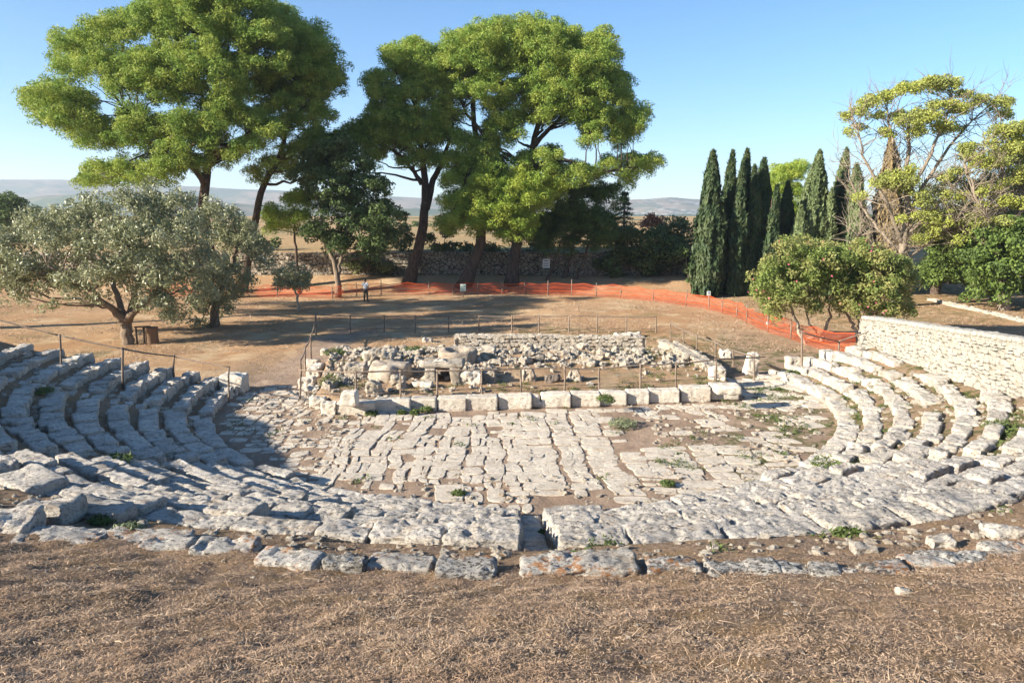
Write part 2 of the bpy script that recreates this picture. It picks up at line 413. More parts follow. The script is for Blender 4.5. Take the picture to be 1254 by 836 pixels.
green = np.maximum(green, sst(40, 46, y) * sst(14, 20, x) * .8 * (y < 70)) * (y < 80)
g = add('ground', np.stack([x, y, z], 1), Fq, M['ground'], smooth=True,
        attrs={'terrace': ('POINT', terrace), 'path': ('POINT', path), 'field': ('POINT', field), 'green': ('POINT', green)})
tag(g, kind='structure')

# far hills
def hill_mat():
    t = NT('far_hillside')
    mp = t.n('ShaderNodeMapping'); mp.inputs['Scale'].default_value = (1, 1, 3); t.l(t.pos, mp.inputs[0]); P = mp.outputs[0]
    col = t.mix(t.step(t.noise(.004, 6, .6, vec=P), .42, .58), (.07, .10, .05), (.22, .18, .11))
    col = t.mix(t.step(t.noise(.013, 6, .7, vec=P, off=(50, 9, 3)), .5, .6), col, (.07, .10, .05))
    tw = t.attr('town'); v = t.voro(.05, vec=P); m = t.math('MULTIPLY', t.step(v.outputs['Color'], .66, .7), t.math('MULTIPLY', tw, tw))
    m = t.math('MULTIPLY', m, t.step(t.noise(.03, 5, .7, vec=P, off=(4, 4, 4)), .42, .5)); col = t.mix(m, col, (.42, .38, .34))
    return t.finish(col, .95, None, .05)
M['hill'] = hill_mat()
def hill_ridge(Yf, depth, prof, town=None, seed=0):
    xs = np.linspace(-1.0 * Yf, 1.0 * Yf, 240); ts = np.linspace(0, 1, 46)
    X, T = np.meshgrid(xs, ts); X, T = X.ravel(), T.ravel(); Yv = Yf + T * depth
    px = CX + X / (Yf + depth * .6) * F
    top = np.interp(px, [p for p, _ in prof], [h for _, h in prof])
    hz = np.array([D(627, v, Yf + depth * .65)[2] for v in top])
    shape = sst(0, .65, T) * (1 - .4 * sst(.65, 1, T))
    P = P2(X, Yv)
    Z = -45 + (hz + 45) * shape + fbm(P, .0022, 4, seed) * 26 * sst(0, .3, T) * (hz > 0) * (1 - .7 * sst(.45, .65, T))
    I = np.arange(len(xs) * len(ts)).reshape(len(ts), len(xs))
    Q = np.stack([I[:-1, :-1].ravel(), I[:-1, 1:].ravel(), I[1:, 1:].ravel(), I[1:, :-1].ravel()], 1)
    tw = np.zeros(len(X))
    if town:
        for (tx, t0, wx, wt) in town: tw = np.maximum(tw, np.exp(-((px - tx) / wx) ** 2 - ((T - t0) / wt) ** 2) * 1.6)
    o = add('hills', np.stack([X, Yv, Z], 1), Q, M['hill'], smooth=True, attrs={'town': ('POINT', np.clip(tw, 0, 1))})
    tag(o, kind='structure')
hill_ridge(1500, 700, [(-900, 250), (0, 246), (60, 240), (120, 238), (200, 243), (300, 250), (500, 256), (900, 262), (2200, 258)], None, 3)
hill_ridge(2500, 1300, [(-900, 232), (0, 222), (60, 220), (110, 221), (150, 227), (240, 230), (330, 234), (450, 240), (600, 246), (740, 250), (790, 246), (820, 244), (860, 247), (1000, 252), (2200, 246)],
           [(820, .50, 60, .10), (850, .28, 50, .07), (790, .32, 60, .05)], 9)

# ------------------------------------------------------------------ seat rows
def sector_block(r0, r1, a0, a1, z0, z1, res, amp, rr, seed, tilt=0, pit=0.0, warp=.04):
    am = rad((a0 + a1) / 2); rm = (r0 + r1) / 2; L = rm * rad(a1 - a0)
    V, Q = block(L / 2, (r1 - r0) / 2, (z1 - z0) / 2, res, rr, amp, seed, warp, 3, pit)
    V[:, 2] += V[:, 0] * tilt
    rr_ = rm - V[:, 1]                      # local +y points to the centre
    aa = am + V[:, 0] / rm
    return bulge(np.stack([C0[0] + rr_ * np.sin(aa), C0[1] - rr_ * np.cos(aa), (z0 + z1) / 2 + V[:, 2]], 1)), Q
def place(r, adeg): return bulge(np.array([C0[0] + r * math.sin(rad(adeg)), C0[1] - r * math.cos(rad(adeg))]))
WEDGES = [('on the far end of the olive tree wing', -95, -71), ('on the olive tree wing between its two stairs', -68, -41.5), ('between the sunken stair and the olive tree wing', -38.8, -1.5),
          ('between the sunken stair and the white wall wing', 1.3, 38.5), ('on the white wall wing before the upper stair', 41.2, 82), ('on the far end below the white wall', 84.5, 107)]
ORD = ['lowest', 'second', 'third', 'fourth', 'fifth', 'sixth', 'seventh', 'eighth', 'topmost']
seed = 100
for wi, (wname, A0, A1) in enumerate(WEDGES):
    for i in range(NROW):
        r0 = R0 + i * DR; h = TOPZ * (i + 1) / NROW + .04
        a0, a1 = A0, A1
        if wi == 0: a0 = -96 + i * 1.55
        if wi == 5:
            a1 = 107 - .3 * i
        near = wi in (2, 3)
        if wi == 2: a1 = -math.degrees(.245 / (r0 + .3))
        if wi == 3: a0 = math.degrees(.235 / (r0 + .3))
        wide = near or wi == 1
        th = place(r0, (a0 + a1) / 2)
        root = None; aa = a0 + (0 if wi == 3 else rng.uniform(0, .6))
        while aa < a1 - .8:
            L = rng.uniform(.45, 1.5) * (.8 if not near else 1.1); da = math.degrees(L / (r0 + .3))
            b1 = min(aa + da, a1)
            if a1 - b1 < 1.2: b1 = a1
            gap = math.degrees(rng.uniform(.004, .035) / r0)
            mid = place(r0 + .3, (aa + b1) / 2)
            ws = wall_side(np.array([mid[0]]), np.array([mid[1]]))[0]
            skip = ws > -.15 or (not near and i > 0 and rng.random() < .045) or mid[1] < 3
            dist = math.hypot(mid[0], mid[1])
            if abs(mid[0]) > .78 * mid[1] + 1.2: skip = True
            if not skip:
                if root is None:
                    root = empty('stone_seat_row', (mid[0], mid[1], h - .3), f'weathered limestone seat row, {ORD[i]} step, {wname}', 'seat row', 'curved limestone seat rows of the theatre')
                jr = rng.normal(0, .025); jh = rng.normal(0, .022)
                if near:   e_ = min(1, abs((aa + b1) / 2) / 24); dep = rng.uniform(.56, .74) * (1 - e_) + rng.uniform(.32, .48) * e_; amp, rr, pit, wp = .020, .04, .035, .045; jh += rng.normal(0, .03)
                elif wi == 1: dep = rng.uniform(.42, .60); amp, rr, pit, wp = .020, .035, .025, .05
                elif wi == 0: dep = rng.uniform(.42, .56); amp, rr, pit, wp = .028, .03, .05, .055
                else:
                    dep = rng.uniform(.36, .58); amp, rr, pit, wp = .026, .03, .04, .06
                    if i == 0: dep = .62
                if near and i == NROW - 1: dep = rng.uniform(.45, .85); jh += rng.uniform(-.06, .04)
                res = .04 if dist < 13 else (.055 if dist < 19 else .07)
                seed += 1
                V, Q = sector_block(r0 + jr, r0 + dep + jr, aa + gap, b1 - gap, h - .42, h + jh, res, amp, rr, seed, rng.normal(0, .02), pit, wp)
                add('seat_block', V, Q, M['seat_near'] if near else M['seat'], root, True)
            aa = b1

# stairs between the wedges
def stair(adeg, w, name, label, i0=0, i1=NROW, drop=0.0, mat=None):
    root = None
    for i in range(i0, i1):
        for k in range(2):
            r0 = R0 + i * DR + k * DR / 2; h = TOPZ * (i + (k + 1) / 2) / NROW - (min(drop, (r0 - R0) * .15) if drop > 0 else drop)
            m = place(r0, adeg)
            if wall_side(np.array([m[0]]), np.array([m[1]]))[0] > -.4: continue
            if root is None: root = empty(name, (m[0], m[1], h - .2), label, 'stone stair', 'radial stairs cut through the seat rows')
            da = math.degrees(w / 2 / r0)
            V, Q = sector_block(r0, r0 + DR / 2 + .02, adeg - da, adeg + da, h - .35, h + rng.normal(0, .01), .07, .012, .035, rng.integers(999), 0, .01, .02)
            add('step', V, Q, mat or M['seat'], root, True)
stair(0, .44, 'stone_stair', 'sunken narrow stair slot cut through the shallow middle of the seating', 0, 9, .30)
stair(-40.1, .5, 'stone_stair', 'worn stair crossing the shaded seats below the olive tree', 0, 9, -.02)
stair(-69.6, .55, 'stone_stair', 'worn upper stair beside the short seat rows near the olive tree railing', 0, 9, -.0)
stair(39.9, .5, 'stone_stair', 'worn sunlit stair lower on the white wall wing', 0, 9, -.02)
stair(83.2, .5, 'stone_stair', 'short worn stair just below the end of the white wall', 0, 5, -.0)

# outer kerb row behind the seats
kerb_specs = []   # (px0,px1,py,mat,label,thick px)
K = empty('stone_kerb_row', U(700, 690, 2.6), 'broken line of low lichened limestone blocks on the brow above the seats', 'kerb row')
for (p0, p1, py0, py1, hgt, mat, dep, lab) in [
    (26, 128, 655, 652, .12, 'kerb', .55, 'broad slab blotched with orange lichen'), (130, 232, 654, 656, .12, 'kerb', .5, 'broad slab blotched with orange lichen'), (178, 236, 662, 662, .2, 'kerb', .3, None), (238, 314, 668, 668, .22, 'kerb', .42, None),
    (318, 392, 676, 682, .22, 'kerb', .36, None), (396, 450, 684, 686, .18, 'kerbdark', .3, None), (452, 530, 686, 688, .2, 'kerb', .38, None), (532, 604, 692, 692, .2, 'kerbdark', .42, None),
    (634, 780, 690, 690, .24, 'kerb', .5, 'long slab closing the sunken stair with orange lichen spots'), (789, 857, 690, 691, .14, 'kerbdark', .34, None), (862, 948, 690, 692, .18, 'kerbdark', .34, 'dark grey stone'), (951, 990, 692, 690, .16, 'kerbdark', .28, None),
    (993, 1028, 692, 696, .18, 'kerbdark', .3, None), (1031, 1049, 694, 692, .14, 'kerbdark', .2, None), (1056, 1106, 692, 690, .18, 'kerbdark', .34, None), (1104, 1160, 686, 688, .16, 'kerb', .3, None),
    (1130, 1240, 684, 676, .2, 'kerbdark', .3, None), (1206, 1300, 668, 660, .16, 'kerb', .3, None)]:
    zz = 2.5
    for _ in range(3):
        p = U((p0 + p1) / 2, (py0 + py1) / 2, zz); zz = tz(p[0], p[1]) + hgt * .4
    A, B = U(p0, py0, zz), U(p1, py1, zz); L = np.linalg.norm(B - A); c = (A + B) / 2
    V, Q = block(L / 2 + .01, dep / 2, .2, .035, .05, .017, rng.integers(999), .045, 4, .035)
    V = rotz(V, math.atan2(B[1] - A[1], B[0] - A[0])) + c; V[:, 2] += hgt * .08 - .2
    o = add('kerb_stone', V, Q, M[mat], K, True)
    if lab: o['label'] = lab
# single rocks in the strip around the top row and on the grass
def rock(px, py, w, d, h, label, mat='seat', z=None, name='rock', cat='rock', rot=0., sq=0., group=None, amp=.03):
    p = U(px, py, 1.5)
    for _ in range(6):
        zz = tz(p[0], p[1]) if z is None else z; p = U(px, py, zz + h * .3)
    V, Q = block(w / 2, d / 2, h / 2, max(.035, min(.07, w / 14)), min(w, d, h) * .17, amp, rng.integers(999), .12 * min(w, 1), 4, .03)
    if sq: V[:, :2] *= (1 - sq * (V[:, 2:3] / h + .5))
    V = rotz(V, rot) + np.array([p[0], p[1], zz + h * .36])
    o = add(name, V, Q, M[mat], None, True, org=np.array([p[0], p[1], zz]))
    return tag(o, label, cat, group)
rock(52, 628, 1.1, .6, .26, 'big humped pale boulder ending the top seat row near the picture edge', 'seat_near', cat='boulder', name='boulder')
rock(124, 626, .95, .5, .22, 'rounded pitted boulder beside the humped one on the top seat row', 'seat_near', cat='boulder', name='boulder', rot=-.2)
rock(10, 640, .7, .45, .22, 'small grey boulder behind the humped one on the brow', 'seat_near', cat='boulder', name='boulder')
rock(1107, 725, .16, .1, .08, 'small white stone alone on the dry grass', 'block')
rock(1230, 655, .45, .3, .16, 'flat pale stone in the dirt strip above the sunlit wing', 'seat')
rock(1152, 668, .3, .2, .12, 'small pale stone lying in the dirt strip of the sunlit wing', 'seat')
rock(1060, 672, .32, .2, .14, 'small stone with dark underside below the top row', 'seat')
rock(640, 668, .22, .2, .1, 'little ochre lump beside the sunken stair', 'ochre')
rock(288, 470, .9, .8, .75, 'upright pale boulder closing the lowest row by the railing post', 'block', cat='boulder', name='boulder')
rock(192, 463, .4, .35, .4, 'small round stone standing behind the shaded seat ends', 'block')
rock(921, 449, .65, .5, 1.0, 'leaning rounded pillar stump beside the stage railing end', 'block', name='standing_stone', cat='standing stone', sq=.35)
rock(972, 446, .65, .5, .56, 'squared upright block standing where the paving ends', 'block', name='standing_stone', cat='standing stone')
rock(889, 435, .5, .5, .45, 'small square block behind the stage railing corner', 'block', name='standing_stone', cat='standing stone')
rock(878, 459, .5, .5, .6, 'white squared stump inside the stage corner', 'block', name='standing_stone', cat='standing stone')
rock(397, 432, .3, .3, .3, 'tiny pale stone by the stage path', 'block')
rock(955, 461, 1.9, .35, .16, 'long pale threshold slab between two upright stones', 'slab', name='threshold_slab', cat='stone slab')

# ------------------------------------------------------------------ orchestra paving (one surface)
def stage_front(x): return 23.05 + (x + 5.7) * (25.1 - 23.05) / 13.8 - .15
acc = Acc()
def slab(poly, z, th):
    n = len(poly); c = poly.mean(0)
    out = []; 
    for s, dz in ((1.0, -.06), (1.0, th * .55), (.955, th)):
        p = c + (poly - c) * s; out.append(np.column_stack([p, z + dz + rng.normal(0, .003, n)]))
    V = np.concatenate(out + [np.array([[c[0], c[1], z.mean() + th + .004]])]); F4 = []; F3 = []
    for l in range(2):
        for j in range(n): k = (j + 1) % n; F4.append((l * n + j, l * n + k, (l + 1) * n + k, (l + 1) * n + j))
    for j in range(n): F3.append((2 * n + j, 2 * n + (j + 1) % n, 3 * n))
    acc.put(V, [np.array(F4), np.array(F3)])
BARE = np.array([U(735, 507)[:2], U(850, 500)[:2], U(905, 545)[:2], U(770, 552)[:2]])
def in_poly(p, P):
    c = False; j = len(P) - 1
    for i in range(len(P)):
        if (P[i][1] > p[1]) != (P[j][1] > p[1]) and p[0] < (P[j][0] - P[i][0]) * (p[1] - P[i][1]) / (P[j][1] - P[i][1]) + P[i][0]: c = not c
        j = i
    return c
u = -12.0
while u < 15:
    wd = rng.uniform(.42, .74) if u < 0 else rng.uniform(.5, 1.0)
    if u < -5.2: wd = rng.uniform(.30, .6)
    v = 13.5 + rng.uniform(0, .5)
    k = .10 * max(0, u) * .45 + (.02 if u < 0 else 0)
    while v < 31:
        ln = rng.uniform(.24, .66) if u > -.5 else rng.uniform(.35, 1.25)
        if u < -5.2: ln = rng.uniform(.2, .5)
        cells = [(0, 1, 0, 1)]
        q = rng.random()
        if wd > .55 and q < .45: s_ = rng.uniform(.35, .65); cells = [(0, s_, 0, 1), (s_, 1, 0, 1)]
        elif q < .6: s_ = rng.uniform(.35, .65); s2 = rng.uniform(.3, .7); cells = [(0, s_, 0, s2), (s_, 1, 0, s2), (0, 1, s2, 1)]
        ju = rng.normal(0, .03)
        for (c0, c1, e0, e1) in cells:
            uu0, uu1 = u + wd * c0, u + wd * c1; v0, v1 = v + ln * e0, v + ln * e1
            uc, vc = (uu0 + uu1) / 2 + ju, (v0 + v1) / 2; xc = uc + k * (24.2 - vc)
            r_, a_ = polar(np.array([xc]), np.array([vc])); r_, a_ = r_[0], a_[0]
            if vc > 26.5:
                lim = 10.9 if xc > 0 else 9.9
                if abs(xc - .4) > lim: continue
            elif r_ > 10.25: continue
            sf = stage_front(xc)
            if -6.0 < xc < 8.3 and vc > sf - .12: continue
            if xc <= -6.0 and vc > 27.6: continue
            if xc <= -6.0 and stage_mask(np.array([xc]), np.array([vc]))[1][0] > -.15: continue
            if xc >= 8.3 and (vc > 28.6 or stage_mask(np.array([xc]), np.array([vc]))[1][0] > -.15): continue
            if in_poly((xc, vc), BARE) and rng.random() < .93: continue
            keep = .985; shr = .03
            if xc < -5.0 and vc < 25: keep = .68; shr = .065
            if xc < -8.3: keep = .8
            if vc < 17.0: keep = .82; shr = .06
            if vc < 16.1: keep = .4
            if xc > 6.5 and vc < 24: keep = .80; shr = .045
            if xc > 8.5 and vc < 24: keep = .52
            nz = float(fbm(np.array([[xc, vc, 0.]]), .5, 2, 21)[0])
            if rng.random() > keep + nz * .35: continue
            sh = shr + max(0, rng.normal(0, .012)); base = []
            wx, wy = (uu1 - uu0) / 2 - sh * .5, (v1 - v0) / 2 - sh * .5
            if u > 0: wx *= 1 + .045 * (24.2 - vc)
            if wx < .05 or wy < .05: continue
            m = 16; ex = rng.uniform(5, 14) if keep > .7 else rng.uniform(2.5, 6)
            th = np.arange(m) * 2 * math.pi / m + math.pi / 4
            cx, sx = np.cos(th), np.sin(th); rr_ = (np.abs(cx) ** ex + np.abs(sx) ** ex) ** (-1 / ex)
            px_, py_ = uc + wx * cx * rr_, vc + wy * sx * rr_
            nn = fbm(np.column_stack([px_ * 1.0, py_, np.full(m, uc * 3)]), 3.5, 2, 31)
            px_ = px_ + nn * .045 + (py_ - vc) * rng.normal(0, .06); py_ = py_ + (px_ - uc) * rng.normal(0, .10) + fbm(np.column_stack([px_, py_, np.full(m, 3.)]), 2.5, 2, 41) * .04 + wx * rng.normal(0, .07) * cx
            X_ = px_ + k * (24.2 - py_) + fbm(P2(px_, py_), .45, 2, 51) * .22
            poly = np.column_stack([X_, py_])
            zz = terr(X_, py_); th_ = rng.uniform(.012, .03)
            slab(poly, zz * .3 + zz.mean() * .7 , th_)
        v += ln
    u += wd
V, Fs = acc.get()
o = add('paving', V, Fs, M['slab'], smooth=False); tag(o, kind='structure')

# stage front blocks: thirteen dressed blocks
bl = [(413, 458, 509), (459, 502, 506), (503, 534, 504), (536, 571, 503.5), (571, 609, 502.5), (611, 651, 501), (663, 699, 499), (700, 735, 497.5), (736, 767, 496), (768, 795, 494.5), (796, 832, 493), (834, 870, 491.5), (871, 905, 489.5)]
what = ['long', 'smooth', 'short plain', 'hollow ended', 'long pale', 'square faced', 'after the narrow gap', 'pocked', 'with weeds at its foot', 'narrow plain', 'broad rough', 'rough rounded', 'bulky topmost']
for j, (p0, p1, py) in enumerate(bl):
    A, B = U(p0 - .3, py, 0), U(p1 + .3, py - .1, 0); L = np.linalg.norm(B - A); c = (A + B) / 2; ang = math.atan2(B[1] - A[1], B[0] - A[0])
    hh = .47 if j < 11 else .55
    V, Q = block(L / 2 + .004, .27, hh / 2, .05, .028, .011, 500 + j, .014, 4, .012)
    V = rotz(V, ang) + c + np.array([0, .27, hh / 2 - .03 + rng.normal(0, .01)])
    o = add('stage_block', V, Q, M['block'], None, True, org=np.array([c[0], c[1] + .27, 0]))
    pos_ = ['first', 'second', 'third', 'fourth', 'fifth', 'sixth', 'seventh', 'eighth', 'ninth', 'tenth', 'eleventh', 'twelfth', 'last'][j]
    tag(o, f'{what[j]} limestone block, {pos_} along the stage front from the olive', 'stone block', 'dressed limestone blocks along the stage front')
A = U(657, 500, 0)
for k, (zz, s) in enumerate(((.1, .16), (.3, .14))):
    V, Q = block(s, .15, .11, .05, .06, .02, 700 + k); V = V + A + np.array([0, .25, zz])
    o = add('wedge_stone', V, Q, M['block'], None, True, org=A + np.array([0, .25, 0])); tag(o, ['lower small stone plugging the gap in the stage front', 'upper small stone plugging the gap in the stage front'][k], 'stone')
A = U(426, 494, .55)
V, Q = block(.24, .22, .22, .06, .05, .015, 720); V[:, 0] *= 1 - .2 * V[:, 2]
o = add('corner_block', V + A + np.array([0, .3, .12]), Q, M['block'], None, True, org=A + np.array([0, .3, 0])); tag(o, 'short upright block standing on the stage corner by the leafy weed', 'stone block')
A = U(895, 484, .62)
V, Q = block(.42, .3, .14, .06, .07, .02, 721)
o = add('corner_block', V + A + np.array([0, .45, .1]), Q, M['block'], None, True, org=A + np.array([0, .45, 0])); tag(o, 'rounded low block on the stage corner by the paving end', 'stone block')

# ------------------------------------------------------------------ rubble stone prototypes and scatter
PROT = []
for k in range(14):
    V, Q = block(1, rng.uniform(.6, .95), rng.uniform(.4, .75), .5, .55, .16, 900 + k, .3, 2)
    PROT.append((V, Q))
def scatter(pts, sizes, sink=.3, flat=1.0):
    A = Acc()
    for p, s in zip(pts, sizes):
        V, Q = PROT[rng.integers(len(PROT))]; V = V * s * .5; V[:, 2] *= flat
        V = rotx(V, rng.normal(0, .35)); V = rotz(V, rng.uniform(0, 6.28))
        A.put(V + np.array([p[0], p[1], p[2] + s * (.35 - sink) * flat]), Q)
    return A.get()
def rnd_in_stage(n, fn):
    out = []
    while len(out) < n:
        p = np.array([rng.uniform(-8.5, 8.7), rng.uniform(23.3, 33)])
        if stage_mask(p[:1], p[1:])[1][0] > .35 and rng.random() < fn(*p): out.append(p)
    return np.array(out)
def dens(x, y):
    d = .04
    if x < -.5: d = .95 if y > 25.6 + .15 * (x + 6) else .25
    elif y > 28.4 + .15 * max(0, x): d = .8
    elif x > 4: d = .22 if y > 27.3 else .03
    return d * (.5 + .5 * (float(fbm(np.array([[x, y, 0.]]), .8, 2, 61)[0]) > -.15))
p = rnd_in_stage(1700, dens); zz = terr(p[:, 0], p[:, 1]); s = np.clip(rng.lognormal(-1.9, .55, len(p)), .07, .55)
V, Fs = scatter(np.column_stack([p, zz]), s, .18)
o = add('rubble', V, Fs, M['rubble'], smooth=False); tag(o, 'loose heap of pale broken stones covering the stage platform', 'rubble', kind='stuff')
def rr_ground(n, cond):
    out = []
    while len(out) < n:
        q = np.array([rng.uniform(-16, 16), rng.uniform(3, 27)]); r_, a_ = polar(q[:1], q[1:])
        if cond(q[0], q[1], r_[0], a_[0]) and abs(q[0]) < .75 * q[1] + 1: out.append(q)
    return np.array(out)
p1 = rr_ground(900, lambda x, y, r, a: r > 18.6 and y < 12); p2 = rr_ground(1100, lambda x, y, r, a: 10.8 < r < 17 and (abs(a) > 40 or (abs(a) > 12 and rng.random() < .5)) and wall_side(np.array([x]), np.array([y]))[0] < -.3)
p3 = rr_ground(330, lambda x, y, r, a: 17.2 < r < 18.3); p4 = rr_ground(700, lambda x, y, r, a: r < 10.2 and (x < -4.5 or x > 4 or y < 17.5) and stage_mask(np.array([x]), np.array([y]))[1][0] < -.1)
p5 = np.column_stack([rng.uniform(-30, 25, 500), rng.uniform(34, 60, 500)]); pp = np.concatenate([p1, p2, p3, p4, p5])
ss = np.concatenate([rng.uniform(.012, .045, 900), rng.uniform(.05, .26, 1100), rng.uniform(.04, .16, 330), rng.uniform(.05, .22, 700), rng.uniform(.04, .12, 500)])
zz = terr(pp[:, 0], pp[:, 1])
V, Fs = scatter(np.column_stack([pp, zz]), ss, .28, .7)
o = add('loose_stones', V, Fs, M['rubble'], smooth=False); tag(o, 'small pale stones strewn over dirt, grass and seat ledges', 'loose stones', kind='stuff')

# larger stones on the stage
def rock_s(px, py, w, d, h, *a, **k): k.setdefault('amp', .05); return rock(px, py, w * .9, d * .9, h * .85, *a, **k)
rock_s(462, 441, 1.3, .8, .7, 'jagged grey boulder crowning the rubble mound', 'rubble', name='boulder', cat='boulder', amp=.08)
rock_s(436, 452, 1.0, .8, .55, 'squarish broken block on the rubble mound before the weeds', 'rubble', name='boulder', cat='boulder', amp=.05)
rock_s(489, 468, .55, .45, .5, 'round pale stone standing below the mound', 'rubble')
rock_s(457, 478, .6, .5, .65, 'white crumbling stump in the shady hollow', 'rubble', name='stone_stump', cat='stump')
rock_s(518, 471, .85, .4, .28, 'tilted pale slab beside the black opening', 'block', name='stone_slab', cat='stone slab', rot=-.2)
rock_s(574, 463, 1.15, .55, .55, 'long rectangular block beside the black opening', 'block', name='stone_block', cat='stone block')
rock_s(600, 463, .5, .45, .5, 'split boulder near the long rectangular block', 'rubble', name='boulder', cat='boulder')
rock_s(538, 446, 1.65, .7, .2, 'thick lintel slab over the black opening', 'block', name='lintel_slab', cat='stone slab', z=.95)
rock_s(533, 442, .9, .6, .16, 'thin slab lying on top of the thick lintel', 'block', name='stone_slab', cat='stone slab', z=1.12)
rock_s(524, 417, .5, .35, .3, 'small square cut block at the start of the low wall', 'block', name='stone_block', cat='stone block')
rock_s(595, 430, 1.0, .7, .5, 'broken block beside the hollowed round stone', 'rubble', name='boulder', cat='boulder')
rock_s(647, 420, 1.1, .7, .35, 'flat grey topped rock lying before the low wall', 'rubble', name='boulder', cat='boulder')
rock_s(646, 459, .62, .6, .62, 'ochre column stump inside the stage railing', 'ochre', name='column_stump', cat='column stump', sq=.2)
rock_s(703, 461, .6, .55, .55, 'conical brown column stump inside the stage railing', 'ochre', name='column_stump', cat='column stump', sq=.45)
rock_s(676, 464, .6, .5, .38, 'dark hollowed stone between the two column stumps', 'darkrock', name='mortar_stone', cat='stone')
for (px, py, ln, lab) in ((388, 455, 1.4, 'rough upright slab edging the stage beside the trodden path'), (383, 480, .7, 'squared white block at the outer stage corner by the path'), (770, 412, 1.5, 'flat irregular rock below the low wall end')):
    rock_s(px, py, .55 if ln < 1.5 else 1.4, ln, .5 if ln != 1.5 else .25, lab, 'block', name='edge_stone', cat='stone')
for (px, py, w_, lab) in ((378, 470, .6, 'pale squared stone lining the stage flank behind the path railing'), (391, 494, .55, 'low pale stone at the foot of the fern like weed'), (404, 501, .5, 'small block butting against the first stage block'), (383, 446, .6, 'rough white stone lining the stage flank near the crooked railing')):
    rock(px, py, w_, .45, .42, lab, 'block', name='edge_stone', cat='stone')
# hollowed round stones (real ring shape)
def ring_stone(px, py, R, h, hole, zoff, label):
    p = U(px, py, .8)
    for _ in range(5): zz = tz(p[0], p[1]); p = U(px, py, zz + h)
    m = 40; prof = [(hole * .9, h * .45), (hole, h * .9), (hole + .08, h), (R * .92, h), (R, h * .85), (R * 1.02, h * .4), (R * .96, -.2)]
    V = [[0, 0, h * .4]]
    for (rr_, hz) in prof:
        for j in range(m):
            t = j * 2 * math.pi / m; V.append([rr_ * math.cos(t), rr_ * math.sin(t), hz])
    V = np.array(V, float); V = V + (V / (np.linalg.norm(V, axis=1)[:, None] + .1)) * (fbm(V, 2.2, 4, int(px)) * .17)[:, None]
    q = [(1 + l * m + j, 1 + l * m + (j + 1) % m, 1 + (l + 1) * m + (j + 1) % m, 1 + (l + 1) * m + j) for l in range(len(prof) - 1) for j in range(m)]
    f3 = [(0, 1 + (j + 1) % m, 1 + j) for j in range(m)]
    o = add('hollowed_stone', V + np.array([p[0], p[1], zz + zoff]), [np.array(q), np.array(f3)], M['ochre'], None, True, org=np.array([p[0], p[1], zz])); tag(o, label, 'hollow stone')
ring_stone(478, 444, .80, .5, .24, 0, 'big drum shaped stone with a dark hole on top')
ring_stone(560, 429, .78, .36, .42, .05, 'wide round stone basin with a shallow dished top')
# black opening under the lintel
A = U(545, 470, .45)
ac = Acc()
for (dx, w_) in ((-.55, .2), (.38, .2)):
    V, Q = block(w_, .4, .3, .08, .05, .02, 44 + int(dx * 10)); ac.put(V + A + np.array([dx, .5, .25]), Q)
V, Q = block(.5, .1, .3, .1, .03, .01, 47); ac.put(V + A + np.array([-.1, 1.2, .25]), Q)
V, Q = block(.75, .5, .1, .08, .04, .02, 48); ac.put(V + A + np.array([-.1, .65, .62]), Q)
V, Fs = ac.get(); o = add('stone_cist', V, Fs, M['rubble'], None, True, org=A); tag(o, 'small dark stone lined chamber opening under the lintel slab', 'stone chamber')

